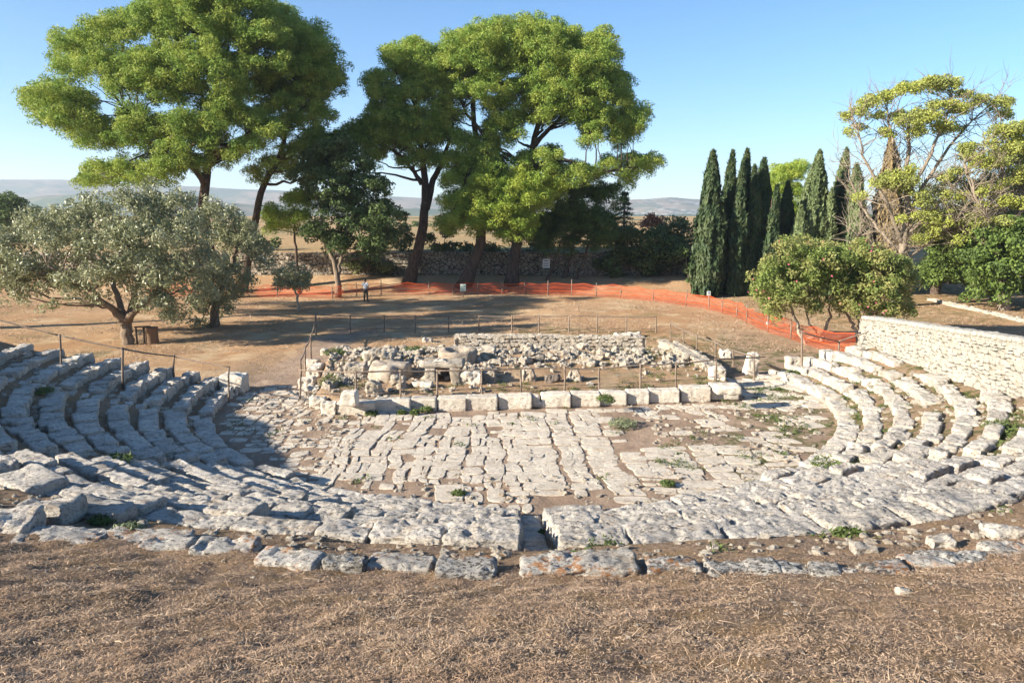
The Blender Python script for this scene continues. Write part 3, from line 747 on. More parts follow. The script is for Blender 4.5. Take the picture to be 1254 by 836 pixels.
# ------------------------------------------------------------------ dry stone walls
def wall(name, pts, hts, thick, ch, cl, mat, label, cat, cap=None, backmat=None, relief=.03, zb=None, org=None):
    """pts: 2d polyline, hts: (base z, top z) at each; stones on both faces plus a core"""
    pts = np.asarray(pts, float); ac = Acc(); cap_ac = Acc()
    seg = np.linalg.norm(np.diff(pts, axis=0), axis=1); S = np.concatenate([[0], np.cumsum(seg)]); Lt = S[-1]
    f = lambda s: np.array([np.interp(s, S, pts[:, 0]), np.interp(s, S, pts[:, 1])])
    zb_ = lambda s: np.interp(s, S, [h[0] for h in hts]); zt_ = lambda s: np.interp(s, S, [h[1] for h in hts])
    def at(s):
        e = .05; a, b = f(max(0, s - e)), f(min(Lt, s + e)); t = (b - a) / np.linalg.norm(b - a); return f(s), t, np.array([t[1], -t[0]])
    # core
    ns = max(2, int(Lt / 1.0)); ss = np.linspace(0, Lt, ns); V = []
    for s in ss:
        c, t, n = at(s)
        for (o_, z_) in ((-1, 0), (1, 0), (1, 1), (-1, 1)):
            q = c + n * o_ * (thick / 2 - relief * 1.2); V.append([*q, (zb_(s) - .3) if z_ == 0 else zt_(s) - .05])
    V = np.array(V); q = [(i * 4 + k, i * 4 + (k + 1) % 4, (i + 1) * 4 + (k + 1) % 4, (i + 1) * 4 + k) for i in range(ns - 1) for k in range(4)] + [(3, 2, 1, 0), tuple((ns - 1) * 4 + k for k in range(4))]
    ac.put(V, np.array(q))
    for side in (1, -1):
        hmax = max(h[1] - h[0] for h in hts) + .2; zf = 0.0
        while zf < hmax:
            hh = rng.uniform(*ch); s = -rng.uniform(0, cl[1])
            while s < Lt:
                L = rng.uniform(*cl); sc = s + L / 2
                if 0 < sc < Lt:
                    c, t, n = at(sc); zbv, ztv = zb_(sc), zt_(sc); z0 = zbv - .15 + zf + rng.normal(0, .012)
                    z0 += float(fbm(np.array([[sc * .9, side * 5., zf]]), 1., 2, 4)[0]) * ch[1] * .25
                    h2 = min(hh * rng.choice([.62, .8, .95, 1.05, 1.3]), ztv - (0.0 if cap is None else cap[1] * .8) - z0)
                    if h2 > ch[0] * .35:
                        lx = min(L, 2 * sc, 2 * (Lt - sc)) if (s < 0 or s + L > Lt) else L
                        B, Q = boxtopo(4, 2, 3)
                        hx, hy, hz = lx / 2 - .006, relief * 1.6, h2 / 2 - .005
                        rr_ = min(hx, hz) * .35; P = B * np.array([hx, hy, hz]); rx_ = np.array([rr_, relief * .8, rr_])
                        e = np.clip((np.abs(B) - .5) * 2, 0, 1); P = P * (1 - .13 * e[:, [1, 0, 1]] * e[:, [2, 2, 0]])
                        P = P + fbm(P + rng.uniform(0, 99), 4, 2, 3)[:, None] * np.array([.02, .012, .02]) * (ch[1] / .2)
                        P[:, 2] += P[:, 0] * rng.normal(0, .09); P[:, 0] += P[:, 2] * rng.normal(0, .2)
                        W = c + n * side * (thick / 2 - relief + rng.uniform(0, relief * .6))
                        G = np.column_stack([W[0] + t[0] * P[:, 0] + n[0] * P[:, 1], W[1] + t[1] * P[:, 0] + n[1] * P[:, 1], z0 + h2 / 2 + P[:, 2]])
                        ac.put(G, Q)
                s += L
            zf += hh
    if cap:
        s = 0
        while s < Lt:
            L = min(rng.uniform(.22, .5), Lt - s + .02); c, t, n = at(min(Lt, s + L / 2))
            P, Q = block(L / 2 - .004, thick / 2 + .03, cap[1] / 2, .1, cap[1] * .45, .012, rng.integers(999), .02, 2)
            G = np.column_stack([c[0] + t[0] * P[:, 0] + n[0] * P[:, 1], c[1] + t[1] * P[:, 0] + n[1] * P[:, 1], zt_(s) + P[:, 2]])
            cap_ac.put(G, Q); s += L
    V, Fs = ac.get(); base = np.array([*f(Lt / 2), float(zb_(Lt / 2))])
    if cap:
        root = empty(name, base, label, cat); add('masonry', V, Fs, mat, root); V2, F2 = cap_ac.get(); add('coping', V2, F2, mat, root, True)
    else:
        tag(add(name, V, Fs, mat, None, org=base), label, cat)
dW = (WALLB - WALLA)[:2] / np.linalg.norm((WALLB - WALLA)[:2])
pA = WALLA[:2]; pB = WALLB[:2] + dW * 2.5
TA, TB = D(1066, 388, WALLA[1])[2], D(1254, 414, WALLB[1])[2]
wall('boundary_wall', [pA + np.array([.35, 0]), pB + np.array([.35, 0])], [(.9, TA), (1.7, TB + .05)], .6, (.08, .17), (.12, .40), M['wall'], 'bright cream dry stone wall closing the sunlit seat rows', 'stone wall', cap=(1, .16), relief=.05)
a_, b_ = U(556, 421, .55), U(790, 421, .5)
wall('low_wall', [a_[:2], (a_[:2] + b_[:2]) / 2 + np.array([0, .15]), b_[:2]], [(.35, 1.0), (.3, .95), (.3, .85)], .5, (.12, .22), (.18, .4), M['rubble'], 'low pale rubble wall at the rear edge of the stage', 'stone wall', relief=.05)
c_ = U(820, 424, .4); e_ = U(868, 452, .4)
wall('low_wall', [b_[:2] + np.array([.6, 0]), c_[:2], e_[:2] + np.array([.2, 0])], [(.3, .75), (.3, .7), (.2, .6)], .55, (.14, .24), (.2, .45), M['rubble'], 'low crumbling wall angling from the rear wall towards the upright stones', 'stone wall', relief=.05)
wall('terrace_wall', [(-50, 67.6), (-20, 67.0), (-6, 66.9), (17, 67.2)], [(1.0, 3.0), (1.0, 3.0), (.9, 3.1), (.9, 3.0)], .6, (.22, .42), (.3, .8), M['farwall'], 'long rough stone retaining wall behind the pines', 'stone wall', relief=.09)
wall('curb_wall', [U(1138, 368)[:2], U(1200, 382)[:2], U(1262, 397)[:2]], [(0, .22), (0, .22), (0, .25)], .35, (.12, .2), (.3, .7), M['wall'], 'very low pale edging wall crossing brown ground under the green trees', 'edging wall', relief=.03)
wall('garden_wall', [D(1140, 355, 68)[:2], D(1262, 360, 64)[:2]], [(.2, 2.2), (.2, 2.2)], .5, (.2, .4), (.3, .8), M['farwall'], 'shaded pale wall seen under the green deciduous trees', 'stone wall', relief=.06)

# ------------------------------------------------------------------ trees
def leaves(centers, sizes, outw, L, W, rnd=.9, up=0.0, jit=.25):
    """quads around centers; outw = outward unit vectors"""
    n = len(centers); R = rng.normal(0, 1, (n, 3)); N = outw + R * rnd; N[:, 2] += up; N /= np.linalg.norm(N, axis=1)[:, None] + 1e-9
    T = np.cross(N, rng.normal(0, 1, (n, 3))); T /= np.linalg.norm(T, axis=1)[:, None] + 1e-9; B = np.cross(N, T)
    l = (L * rng.uniform(.6, 1.3, n) * sizes)[:, None] * .5; w_ = (W * rng.uniform(.6, 1.3, n) * sizes)[:, None] * .5
    V = np.stack([centers - T * l, centers + B * w_ - T * l * .1, centers + T * l, centers - B * w_ - T * l * .1], 1)
    return V.reshape(-1, 3), np.arange(4 * n).reshape(n, 4)
def sph(n):
    v = rng.normal(0, 1, (n, 3)); return v / np.linalg.norm(v, axis=1)[:, None]
def crown(blobs, sub_r, L, W, cover=1.1, squash=.8, subcov=1.3, updir=.3, rnd=.8, shell=(.55, 1.0), ssq=.75):
    """blobs (x,y,z,r). Each blob -> small clumps on its shell -> leaves on each clump's shell."""
    C_, O_, S_, K_ = [], [], [], []
    for (bx, by, bz, br) in blobs:
        ns = max(3, int(subcov * 4 * (br / sub_r) ** 2 * .55)); d = sph(ns)
        d[:, 2] = np.where((d[:, 2] < -.2) & (rng.random(ns) < .6), -d[:, 2], d[:, 2])
        sc = np.array([bx, by, bz]) + d * np.array([1, 1, squash]) * (br * rng.uniform(*shell, ns))[:, None]
        sr = sub_r * rng.uniform(.55, 1.35, ns); nl = np.maximum(6, (cover * 4 * math.pi * sr ** 2 * .6 / (L * W * .5) * .5)).astype(int)
        idx = np.repeat(np.arange(ns), nl); dd = sph(len(idx)); dd[:, 2] += updir; dd /= np.linalg.norm(dd, axis=1)[:, None]
        C_.append(sc[idx] + dd * np.array([1, 1, ssq]) * (sr[idx] * rng.uniform(.55, 1.12, len(idx)))[:, None]); O_.append(dd); K_.append(np.repeat(rng.random(ns), nl))
    C_, O_, K_ = map(np.concatenate, (C_, O_, K_))
    V, Q = leaves(C_, np.ones(len(C_)), O_, L, W, rnd)
    return V, Q, np.clip(K_ * .6 + rng.random(len(K_)) * .4, 0, 1)
def view(lst, ox=0, oy=0, s=.359): return [(ox + a * s, oy + b * s, c * s) for a, b, c in lst]
def blobs3(pb, Yc, depth, copies=3, grow=1.1):
    """pixel blobs -> 3d blobs at several depths around Yc"""
    pb = list(pb); cx = np.mean([p[0] for p in pb]); cy = np.mean([p[1] for p in pb])
    RX = max(abs(p[0] - cx) + p[2] for p in pb); RY = max(abs(p[1] - cy) + p[2] for p in pb); out = []
    for (px, py, rp) in pb:
        e = math.sqrt(max(.06, 1 - ((px - cx) / RX) ** 2 * .9 - ((py - cy) / RY) ** 2 * .55)); D_ = depth * e
        for k in range(copies):
            o_ = (-1 + 2 * (k + .5) / copies) * D_ * .85 + rng.normal(0, .25) * D_ * .3
            if copies == 1: o_ = rng.normal(0, .4) * D_
            Yk = Yc + o_; q = D(px + rng.normal(0, 2), py + rng.normal(0, 2), Yk); out.append((*q, rp * mpp(Yk) * grow * rng.uniform(.85, 1.05)))
    return out
def limbs(ac, trunk_pts, trunk_r, blobs, rbase=.16, every=1, bend=.25, sides=6, tmin=.25):
    tp = np.asarray(trunk_pts); n = len(tp)
    for b in blobs[::every]:
        e = np.array(b[:3]); cand = [i for i in range(int(n * tmin), n) if tp[i][2] < e[2] - .1 * np.linalg.norm(e - tp[i])] or [int(n * .5)]
        i = min(cand, key=lambda i: np.linalg.norm(tp[i] - e) + .0 * i); s = tp[i]; d = np.linalg.norm(e - s)
        mid = (s + e) / 2 + np.array([rng.normal(0, .06) * d, rng.normal(0, .06) * d, bend * d * rng.uniform(-.3, .8)])
        P = smooth_path([s, mid, e], 8); P[1:-1] += rng.normal(0, .015 * d, (6, 3))
        r0 = min(trunk_r[i] * .6, rbase * (.5 + d / 8)); ac.put(*tube(P, np.linspace(r0, r0 * .2 + .01, 8), sides))
def make_trunk(ac, pts, r0, r1, n=16, sides=10, wig=.05, flare=.35):
    P = smooth_path(pts, n); P[1:] += rng.normal(0, wig, (n - 1, 3)) * np.array([1, 1, .3])
    t = np.linspace(0, 1, n); R = r0 * (1 - t) + r1 * t; R[0] *= 1 + flare; R[1] *= 1 + flare * .4
    ac.put(*tube(P, R, sides)); return P, R
def tree(name, label, cat, Yb, trunks, groups, bark, group=None, limb=.16, every=2, extra=None, tmin=.25, sides=9):
    """trunks: list of (pixel points [(px,py,dy)], base radius, top radius); groups: list of (crown mesh args)"""
    p0 = trunks[0][0][0]; base = D(p0[0], p0[1], Yb); base[2] = tz(base[0], base[1])
    root = empty(name, base, label, cat, group)
    ac = Acc(); Ps = []
    for (pp, r0, r1) in trunks:
        pts = [D(q[0], q[1], Yb + (q[2] if len(q) > 2 else 0)) for q in pp]
        if pp[0][1] > 0 and pp is trunks[0][0] or (len(pp[0]) > 3): pts[0] = base - np.array([0, 0, .25]) if pp is trunks[0][0] else pts[0]
        Ps.append(make_trunk(ac, pts, r0, r1, sides=sides))
    allb = []
    for (mat, bl, kw) in groups: allb += bl
    TP = np.concatenate([p for p, _ in Ps]); TR = np.concatenate([r_ for _, r_ in Ps])
    order = np.argsort(TP[:, 2]); limbs(ac, TP[order], TR[order], allb, limb, every, tmin=tmin)
    if extra: extra(ac, Ps)
    V, Fs = ac.get(); add('trunk', V, Fs, M[bark], root, True)
    for (mat, bl, kw) in groups:
        V, Q, k = crown(bl, **kw); add('crown', V, Q, M[mat], root, attrs={'rnd': ('FACE', k)})
    return root
PK = dict(sub_r=.55, L=.25, W=.065, cover=.95, squash=.85, subcov=1.35, shell=(.5, 1.06))

A_l = view([(180,350,70),(130,350,40),(240,420,70),(330,460,62),(280,360,55),(390,495,45),(260,180,70),(340,130,70),(420,90,62),(330,225,60),(480,60,50),(250,240,50),
  (600,30,85),(720,20,95),(850,45,85),(560,100,75),(660,110,95),(780,140,95),(900,160,85),(480,240,75),(580,220,85),(700,240,85),(820,250,75),(420,290,62),(540,310,72),(640,320,62),(650,-20,80),(760,-30,80),
  (440,440,55),(520,480,62),(590,520,52),(720,430,62),(830,420,55),(740,490,45),(930,450,40),(460,400,45),(330,600,45),(420,590,52),(500,600,52),(570,590,50),(640,560,32),(880,400,45),(300,620,30),(700,470,50),(770,545,40),(850,500,46),(900,455,46),(640,460,50),(600,440,55),(540,430,50),(680,560,34),(800,330,60),(760,370,60),(600,560,40)])
A_r = view([(1060,520,46),(1000,590,40),(1110,580,44),(930,560,34),(870,600,30),(1150,500,36),(950,90,75),(1020,150,82),(1080,220,82),(1120,290,55),(1000,270,95),(920,300,70),(1050,340,65),(1090,400,50),(1000,430,42),(1080,470,38),(1010,510,40),(1110,500,40),(980,370,60),(1130,260,45)])
tree('pine_tree', 'tallest broad umbrella pine behind the front olive tree, crown cut by the picture top', 'pine', 57,
     [([(262, 365), (254, 300), (250, 250), (252, 205), (258, 160), (264, 110), (268, 60)], .50, .12), ([(252, 225, -.5), (225, 190, -1), (190, 160, -2), (150, 130, -2)], .28, .06), ([(252, 205, .3), (300, 170, 1), (330, 130, 1)], .25, .06)],
     [('pine', blobs3(A_l, 57, 7.5, 3), PK)], 'bark', 'tall pines beyond the stage', .16, 3)
tree('pine_tree', 'leaning pine with dusky crown against the taller umbrella pine', 'pine', 61,
     [([(296, 355), (312, 265), (324, 225), (342, 190), (352, 150), (360, 105)], .34, .1)],
     [('pine', blobs3(A_r, 61, 6, 3), PK)], 'bark', 'tall pines beyond the stage', .13, 3)
C_p = view([(230,215,58),(180,290,48),(280,240,70),(330,280,60),(200,350,55),(290,340,65),(165,390,36),(330,200,50),(320,420,58),(220,430,52),(145,455,50),(90,465,42),(200,485,42),(250,400,50),(60,490,40),(120,500,35),(300,170,40),(300,480,48),(365,480,48),(240,500,42),(330,540,34),(400,450,44),(180,540,34),(270,550,30),(140,590,24),(370,560,36)], 400)
tree('pine_tree', 'forked dark trunked pine between the umbrella pine and the brightest pines', 'pine', 63.5,
     [([(500, 353), (512, 310), (519, 260), (521, 220), (515, 175), (510, 130)], .54, .13), ([(520, 255, .2), (531, 220, .6), (545, 190, 1), (556, 150, 1)], .34, .1), ([(517, 225, 0), (490, 190, -1), (452, 168, -2)], .2, .05)],
     [('pine', blobs3(C_p, 63.5, 5.5, 3), PK)], 'bark', 'tall pines beyond the stage', .14, 3)
D_p = view([(450,170,60),(520,140,60),(420,230,66),(500,230,76),(590,220,72),(600,130,66),(400,320,55),(470,330,52),(540,310,60),(430,400,42),(390,370,38),(600,430,50),(560,450,30),(640,410,32),(460,490,46),(530,525,34),(500,590,62),(570,580,55),(450,560,42)], 400)
D_b = view([(560,660,75),(490,680,58),(640,640,62),(540,740,48),(430,620,40),(620,730,62),(700,700,62),(740,680,46),(470,740,40),(600,710,60),(660,765,50),(520,770,40),(590,800,36),(440,700,46),(420,770,34),(690,640,50),(530,630,55),(780,640,40)], 400)
tree('pine_tree', 'bright green pine with leaning trunk and foliage hanging low in front', 'pine', 62.5,
     [([(566, 354), (582, 318), (590, 285), (588, 235), (585, 190), (580, 140), (582, 90)], .56, .13), ([(586, 200, 0), (600, 178, -.8), (572, 140, -1.2), (560, 110, -1)], .22, .06)],
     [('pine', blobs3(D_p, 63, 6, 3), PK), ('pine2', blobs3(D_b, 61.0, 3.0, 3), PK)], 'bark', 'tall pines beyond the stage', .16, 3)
E_p = view([(690,120,62),(760,130,60),(830,160,60),(920,160,55),(960,200,45),(680,210,76),(770,220,80),(860,230,70),(940,260,60),(990,310,50),(640,320,48),(700,370,44),(760,350,55),(820,390,46),(590,370,42),(880,380,42),(640,470,30),(560,500,36),(900,440,36),(670,560,30),(720,290,66),(820,310,60),(900,320,60),(970,350,60),(1050,400,42),(1030,450,46),(1000,480,36),
  (740,405,30),(850,400,42),(920,410,52),(1000,430,46),(900,480,34),(700,555,34),(760,545,42),(790,590,36),(850,600,46),(910,600,38),(980,580,42),(1050,570,42),(1110,560,36),(1020,615,26),(720,420,25)], 400)
E_d = view([(880,680,62),(960,680,52),(820,740,62),(900,750,52),(700,780,55),(800,660,50),(640,790,50)], 400)
tree('pine_tree', 'widest pine with straight dark trunk and long flat branches reaching towards the cypresses', 'pine', 63,
     [([(626, 354), (631, 318), (634, 285), (645, 240), (650, 190), (662, 140), (670, 90)], .55, .13), ([(648, 200, 0), (690, 215, -1), (740, 210, -2), (790, 203, -2)], .22, .05), ([(652, 180, 0), (690, 140, 1), (730, 110, 1)], .22, .06)],
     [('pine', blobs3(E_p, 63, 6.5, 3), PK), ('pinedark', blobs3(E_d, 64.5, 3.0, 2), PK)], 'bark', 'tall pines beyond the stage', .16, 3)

for (X0, Y0, H0, lab) in ((-38, 38.5, 17, 'tall pine on the terrace edge beyond the picture, throwing long shade'),):
    z0 = tz(X0, Y0); root = empty('pine_tree', (X0, Y0, z0), lab, 'pine', 'tall pines beyond the stage'); ac = Acc()
    P_, R_ = make_trunk(ac, [[X0, Y0, z0 - .2], [X0 + .5, Y0, z0 + H0 * .5], [X0, Y0 + .4, z0 + H0 * .9]], .5, .12)
    bb = [(X0 + rng.normal(0, 3), Y0 + rng.normal(0, 2.4), z0 + H0 * rng.uniform(.58, 1), rng.uniform(1.2, 2)) for _ in range(22)]
    limbs(ac, P_, R_, bb, .14, 2); V, Fs = ac.get(); add('trunk', V, Fs, M['bark'], root, True)
    V, Q, k = crown(bb, **dict(PK, L=.34, W=.17)); add('crown', V, Q, M['pine'], root, attrs={'rnd': ('FACE', k)})
# small pines beneath with three slanting trunks
for (b, lean, yy, bl_, lab) in ((668, (681, 318), 64, [(655, 290, 17), (672, 278, 18), (668, 302, 14)], 'thin slanting pine behind the cream notice board'),
                           (690, (698, 318), 65, [(690, 285, 20), (706, 272, 20), (700, 300, 14)], 'thin pine in shade, middle one of the three slanting trunks'),
                           (702, (716, 318), 64.5, [(722, 290, 18), (735, 275, 18), (728, 300, 14), (745, 292, 14)], 'thin pine leaning hard towards the dark bushes')):
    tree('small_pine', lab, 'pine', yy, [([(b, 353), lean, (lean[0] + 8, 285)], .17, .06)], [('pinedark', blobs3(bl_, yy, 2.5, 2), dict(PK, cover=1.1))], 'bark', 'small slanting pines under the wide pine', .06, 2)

# dark evergreen tree + bright pine branch tree left of centre
F_p = [(400, 225, 26), (428, 205, 24), (452, 235, 24), (420, 255, 27), (386, 285, 18), (440, 280, 25), (468, 265, 20), (398, 195, 20), (420, 178, 16), (470, 295, 18), (455, 310, 14), (410, 300, 18), (375, 215, 16)]
tree('evergreen_oak', 'dark twin stemmed evergreen tree beside the walking person', 'evergreen tree', 57.5,
     [([(413, 366), (413, 335), (404, 310), (396, 285), (392, 250)], .26, .07), ([(413, 340, 0), (418, 315, 0), (424, 285, 0), (428, 240, .5)], .17, .05)],
     [('darkbush', blobs3(F_p, 58, 4, 3), dict(sub_r=.5, L=.26, W=.14, cover=.95, squash=.85, subcov=1.1))], 'olivebark', None, .09, 2)
tree('young_pine', 'yellow green young pine filling the gap beside the dark evergreen', 'pine', 60,
     [([(366, 350), (362, 300), (360, 262)], .14, .05)], [('pine2', blobs3([(340, 265, 15), (360, 252, 17), (380, 243, 14), (350, 275, 14), (372, 268, 12), (334, 280, 10)], 60, 2.2, 2), PK)], 'bark', None, .06, 2)
# olives
OK_ = dict(sub_r=.36, L=.20, W=.075, cover=.85, squash=.85, subcov=1.0, updir=.2, rnd=1.1, shell=(.35, 1.05), ssq=.9)
O1 = [(20, 330, 34), (12, 300, 30), (50, 290, 32), (45, 345, 30), (85, 270, 30), (90, 310, 36), (85, 350, 26), (120, 262, 26), (130, 300, 36), (135, 340, 30), (165, 255, 26), (170, 290, 34), (175, 325, 34), (205, 265, 26), (212, 300, 32),
      (215, 340, 30), (200, 372, 22), (212, 385, 16), (240, 285, 22), (248, 325, 26), (245, 360, 22), (5, 350, 22), (60, 372, 11), (25, 365, 12), (185, 352, 22), (225, 250, 18), (180, 245, 16), (110, 372, 12), (-15, 325, 30)]
tree('olive_tree', 'spreading silvery olive tree beside the litter bin', 'olive tree', 36.2,
     [([(157, 421), (155, 400), (150, 388)], .31, .22), ([(152, 392, 0), (130, 372, -.6), (95, 345, -1.5), (60, 325, -2)], .20, .05), ([(153, 392, 0), (143, 360, .5), (125, 320, 1), (110, 290, 1)], .18, .05), ([(155, 392, 0), (165, 360, 0), (172, 320, -.5), (170, 285, -.5)], .2, .05), ([(157, 392, 0), (185, 362, -.6), (220, 340, -1), (245, 325, -1)], .17, .05)],
     [('olive', blobs3(O1, 36.5, 4.6, 2, 1.03), OK_)], 'olivebark', None, .07, 2)
O2 = [(262, 262, 20), (285, 270, 20), (270, 295, 24), (300, 300, 20), (318, 310, 18), (285, 330, 22), (262, 345, 26), (285, 362, 20), (250, 375, 20), (275, 382, 14), (330, 325, 12), (240, 268, 18), (300, 345, 14), (300, 280, 14), (245, 395, 12)]
tree('olive_tree', 'smaller olive with leaning trunk behind the front olive tree', 'olive tree', 42,
     [([(258, 398), (270, 352), (286, 322), (292, 290)], .26, .1), ([(276, 342, 0), (262, 320, 0), (258, 290, 0)], .12, .04)],
     [('olive', blobs3(O2, 42, 2.2, 2, 1.0), OK_)], 'olivebark', None, .07, 2)
O3 = [(345, 340, 10), (360, 335, 12), (372, 338, 10), (352, 350, 9), (368, 350, 9), (378, 345, 8), (340, 350, 7), (360, 352, 9)]
tree('young_olive', 'small sapling with thin pale stem near the orange net', 'sapling', 49,
     [([(366, 381), (364, 365), (359, 350), (358, 338)], .09, .04), ([(364, 365, 0), (371, 352, 0), (374, 342, 0)], .05, .02)],
     [('olive', blobs3(O3, 49, .9, 2), dict(OK_, sub_r=.22, L=.16, cover=1.0))], 'palebark', None, .04, 2)

# cypresses
def cypress(px, pyt, wpx, Yc, label, mat='cypress', n=11000, pyb=None):
    top = D(px, pyt, Yc); zb = tz(top[0], Yc); H = top[2] - zb; Rw = wpx * mpp(Yc) / 2; base = np.array([top[0], Yc, zb])
    root = empty('cypress', base, label, 'cypress', 'tall slender cypresses')
    V, Fs = tube([base - [0, 0, .2], base + [0, 0, H * .5], base + [0, 0, H * .9]], [.2, .14, .03], 7); add('trunk', V, Fs, M['bark'], root, True)
    n = int(n * (Rw * H) / 14); t = rng.random(n) ** 1.15 ; th = rng.uniform(0, 6.283, n)
    prof = np.minimum(1, (1 - t) * 2.0) ** .62 * (.82 + .18 * np.minimum(1, t * 6)) * (1 - .25 * t)
    lump = 1 + .36 * fbm(np.stack([np.cos(th) * 2.2 + px, np.sin(th) * 2.2, t * H * .38], 1), 1.4, 4, 5)
    R_ = Rw * 1.08 * prof * lump * np.where(rng.random(n) < .8, rng.uniform(.86, 1.06, n), rng.uniform(.4, .9, n))
    C_ = np.stack([base[0] + R_ * np.cos(th), base[1] + R_ * np.sin(th), zb + .25 + t * (H - .2)], 1)
    C_[:, 0] += rng.normal(0, .22) * t + .12 * np.sin(t * 5 + px) * t; C_[:, 1] += rng.normal(0, .2) * t
    O_ = np.stack([np.cos(th), np.sin(th), np.full(n, .25)], 1); N = O_ + rng.normal(0, .55, (n, 3)); N /= np.linalg.norm(N, axis=1)[:, None]
    T = np.array([0, 0, 1.0]) + rng.normal(0, .28, (n, 3)) + O_ * .25; T -= N * (T * N).sum(1)[:, None]; T /= np.linalg.norm(T, axis=1)[:, None]; B = np.cross(N, T)
    l = (.26 * rng.uniform(.6, 1.4, n))[:, None]; w_ = (.085 * rng.uniform(.7, 1.3, n))[:, None]
    V = np.stack([C_ - T * l, C_ + B * w_, C_ + T * l, C_ - B * w_], 1).reshape(-1, 3)
    add('crown', V, np.arange(4 * n).reshape(n, 4), M[mat], root, attrs={'rnd': ('FACE', np.clip(.5 + .5 * (lump - 1) * 4 + rng.normal(0, .2, n), 0, 1))})  # foliage tone follows the lumps: hollows darker, bulges lighter, plus random
v3 = lambda a, b: (800 + a * .362, 60 + b * .362)
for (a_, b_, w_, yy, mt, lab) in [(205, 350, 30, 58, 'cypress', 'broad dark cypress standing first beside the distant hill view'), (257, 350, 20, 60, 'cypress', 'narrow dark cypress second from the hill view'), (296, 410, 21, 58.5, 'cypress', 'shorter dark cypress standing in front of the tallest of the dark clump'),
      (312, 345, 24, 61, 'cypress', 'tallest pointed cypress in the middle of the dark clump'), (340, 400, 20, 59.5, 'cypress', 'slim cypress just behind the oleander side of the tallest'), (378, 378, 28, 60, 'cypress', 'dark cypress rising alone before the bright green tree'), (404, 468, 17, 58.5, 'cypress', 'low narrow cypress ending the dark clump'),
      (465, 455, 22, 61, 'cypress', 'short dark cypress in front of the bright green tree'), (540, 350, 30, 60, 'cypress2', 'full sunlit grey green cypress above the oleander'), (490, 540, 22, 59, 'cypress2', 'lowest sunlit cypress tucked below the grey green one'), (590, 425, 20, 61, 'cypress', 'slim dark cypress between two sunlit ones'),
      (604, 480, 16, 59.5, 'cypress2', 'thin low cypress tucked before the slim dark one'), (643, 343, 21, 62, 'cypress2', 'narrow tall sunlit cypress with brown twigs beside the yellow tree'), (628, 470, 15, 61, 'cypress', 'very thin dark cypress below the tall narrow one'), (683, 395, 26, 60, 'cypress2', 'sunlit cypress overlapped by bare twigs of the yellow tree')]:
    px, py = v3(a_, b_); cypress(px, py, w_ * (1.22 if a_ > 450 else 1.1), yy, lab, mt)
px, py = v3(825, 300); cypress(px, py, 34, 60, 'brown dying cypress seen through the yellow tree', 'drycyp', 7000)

tree('deciduous_tree', 'bright green tree peeping between the cypresses', 'tree', 84, [([(965, 345), (962, 300), (960, 260)], .25, .08)],
     [('pine2', blobs3([(955, 222, 15), (968, 215, 13), (978, 210, 12), (948, 240, 14), (968, 240, 18), (960, 262, 18), (955, 285, 16), (952, 212, 9), (975, 262, 14)], 84, 3.5, 2), PK)], 'bark', None, .08, 2)

# yellow-green sparse trees
def twigs(dens_, lens, rad0, upb=.2):
    def f(ac, Ps):
        for (P, R) in Ps:
            for _ in range(int(dens_ * len(P))):
                i = rng.integers(3, len(P)); s = P[i]
                if s[2] < base_z[0]: continue
                d = sph(1)[0]; d[2] = abs(d[2]) * .7 + upb; d /= np.linalg.norm(d); L = rng.uniform(*lens)
                pts = [s]; 
                for k in range(5): d = d + rng.normal(0, .18, 3) + np.array([0, 0, .08]); d /= np.linalg.norm(d); pts.append(pts[-1] + d * L / 5)
                ac.put(*tube(pts, np.linspace(rad0, rad0 * .3, 6), 4, False))
                for k in range(3):
                    j = rng.integers(2, 5); d2 = d + rng.normal(0, .7, 3); d2 /= np.linalg.norm(d2); q = [pts[j]]
                    for _k in range(3): d2 = d2 + rng.normal(0, .2, 3); d2 /= np.linalg.norm(d2); q.append(q[-1] + d2 * L * .16)
                    ac.put(*tube(q, np.linspace(rad0 * .55, rad0 * .2, 4), 3, False))
    return f
base_z = [3.0]
YK = dict(sub_r=.34, L=.20, W=.085, cover=.85, squash=.55, subcov=1.15, updir=.3, rnd=.9, shell=(.3, 1.05))
J_up = view([(660,235,22),(700,215,26),(730,190,32),(790,165,32),(860,140,40),(930,125,42),(1000,130,40),(1060,150,32),(1120,170,34),(1170,190,30),(1185,225,28),(850,245,42),(920,235,50),(980,270,34),(785,290,26),(880,280,34),(1040,210,36),(700,260,20),(665,285,14),(760,230,24),(970,190,30),(1030,275,18)], 800, 60, .362)
J_lo = view([(780,455,38),(850,465,38),(820,430,28),(1040,420,26),(950,590,32),(960,630,30),(900,640,26),(1060,600,40),(1110,620,34),(1000,500,34),(700,510,18),(900,500,26),(870,420,24),(980,440,26),(920,520,28),(1060,510,30),(1090,580,30),(840,590,18),(1150,640,28),(880,560,22),(1020,650,26),(940,560,24),(1010,560,30),(1080,560,22)], 800, 60, .362)
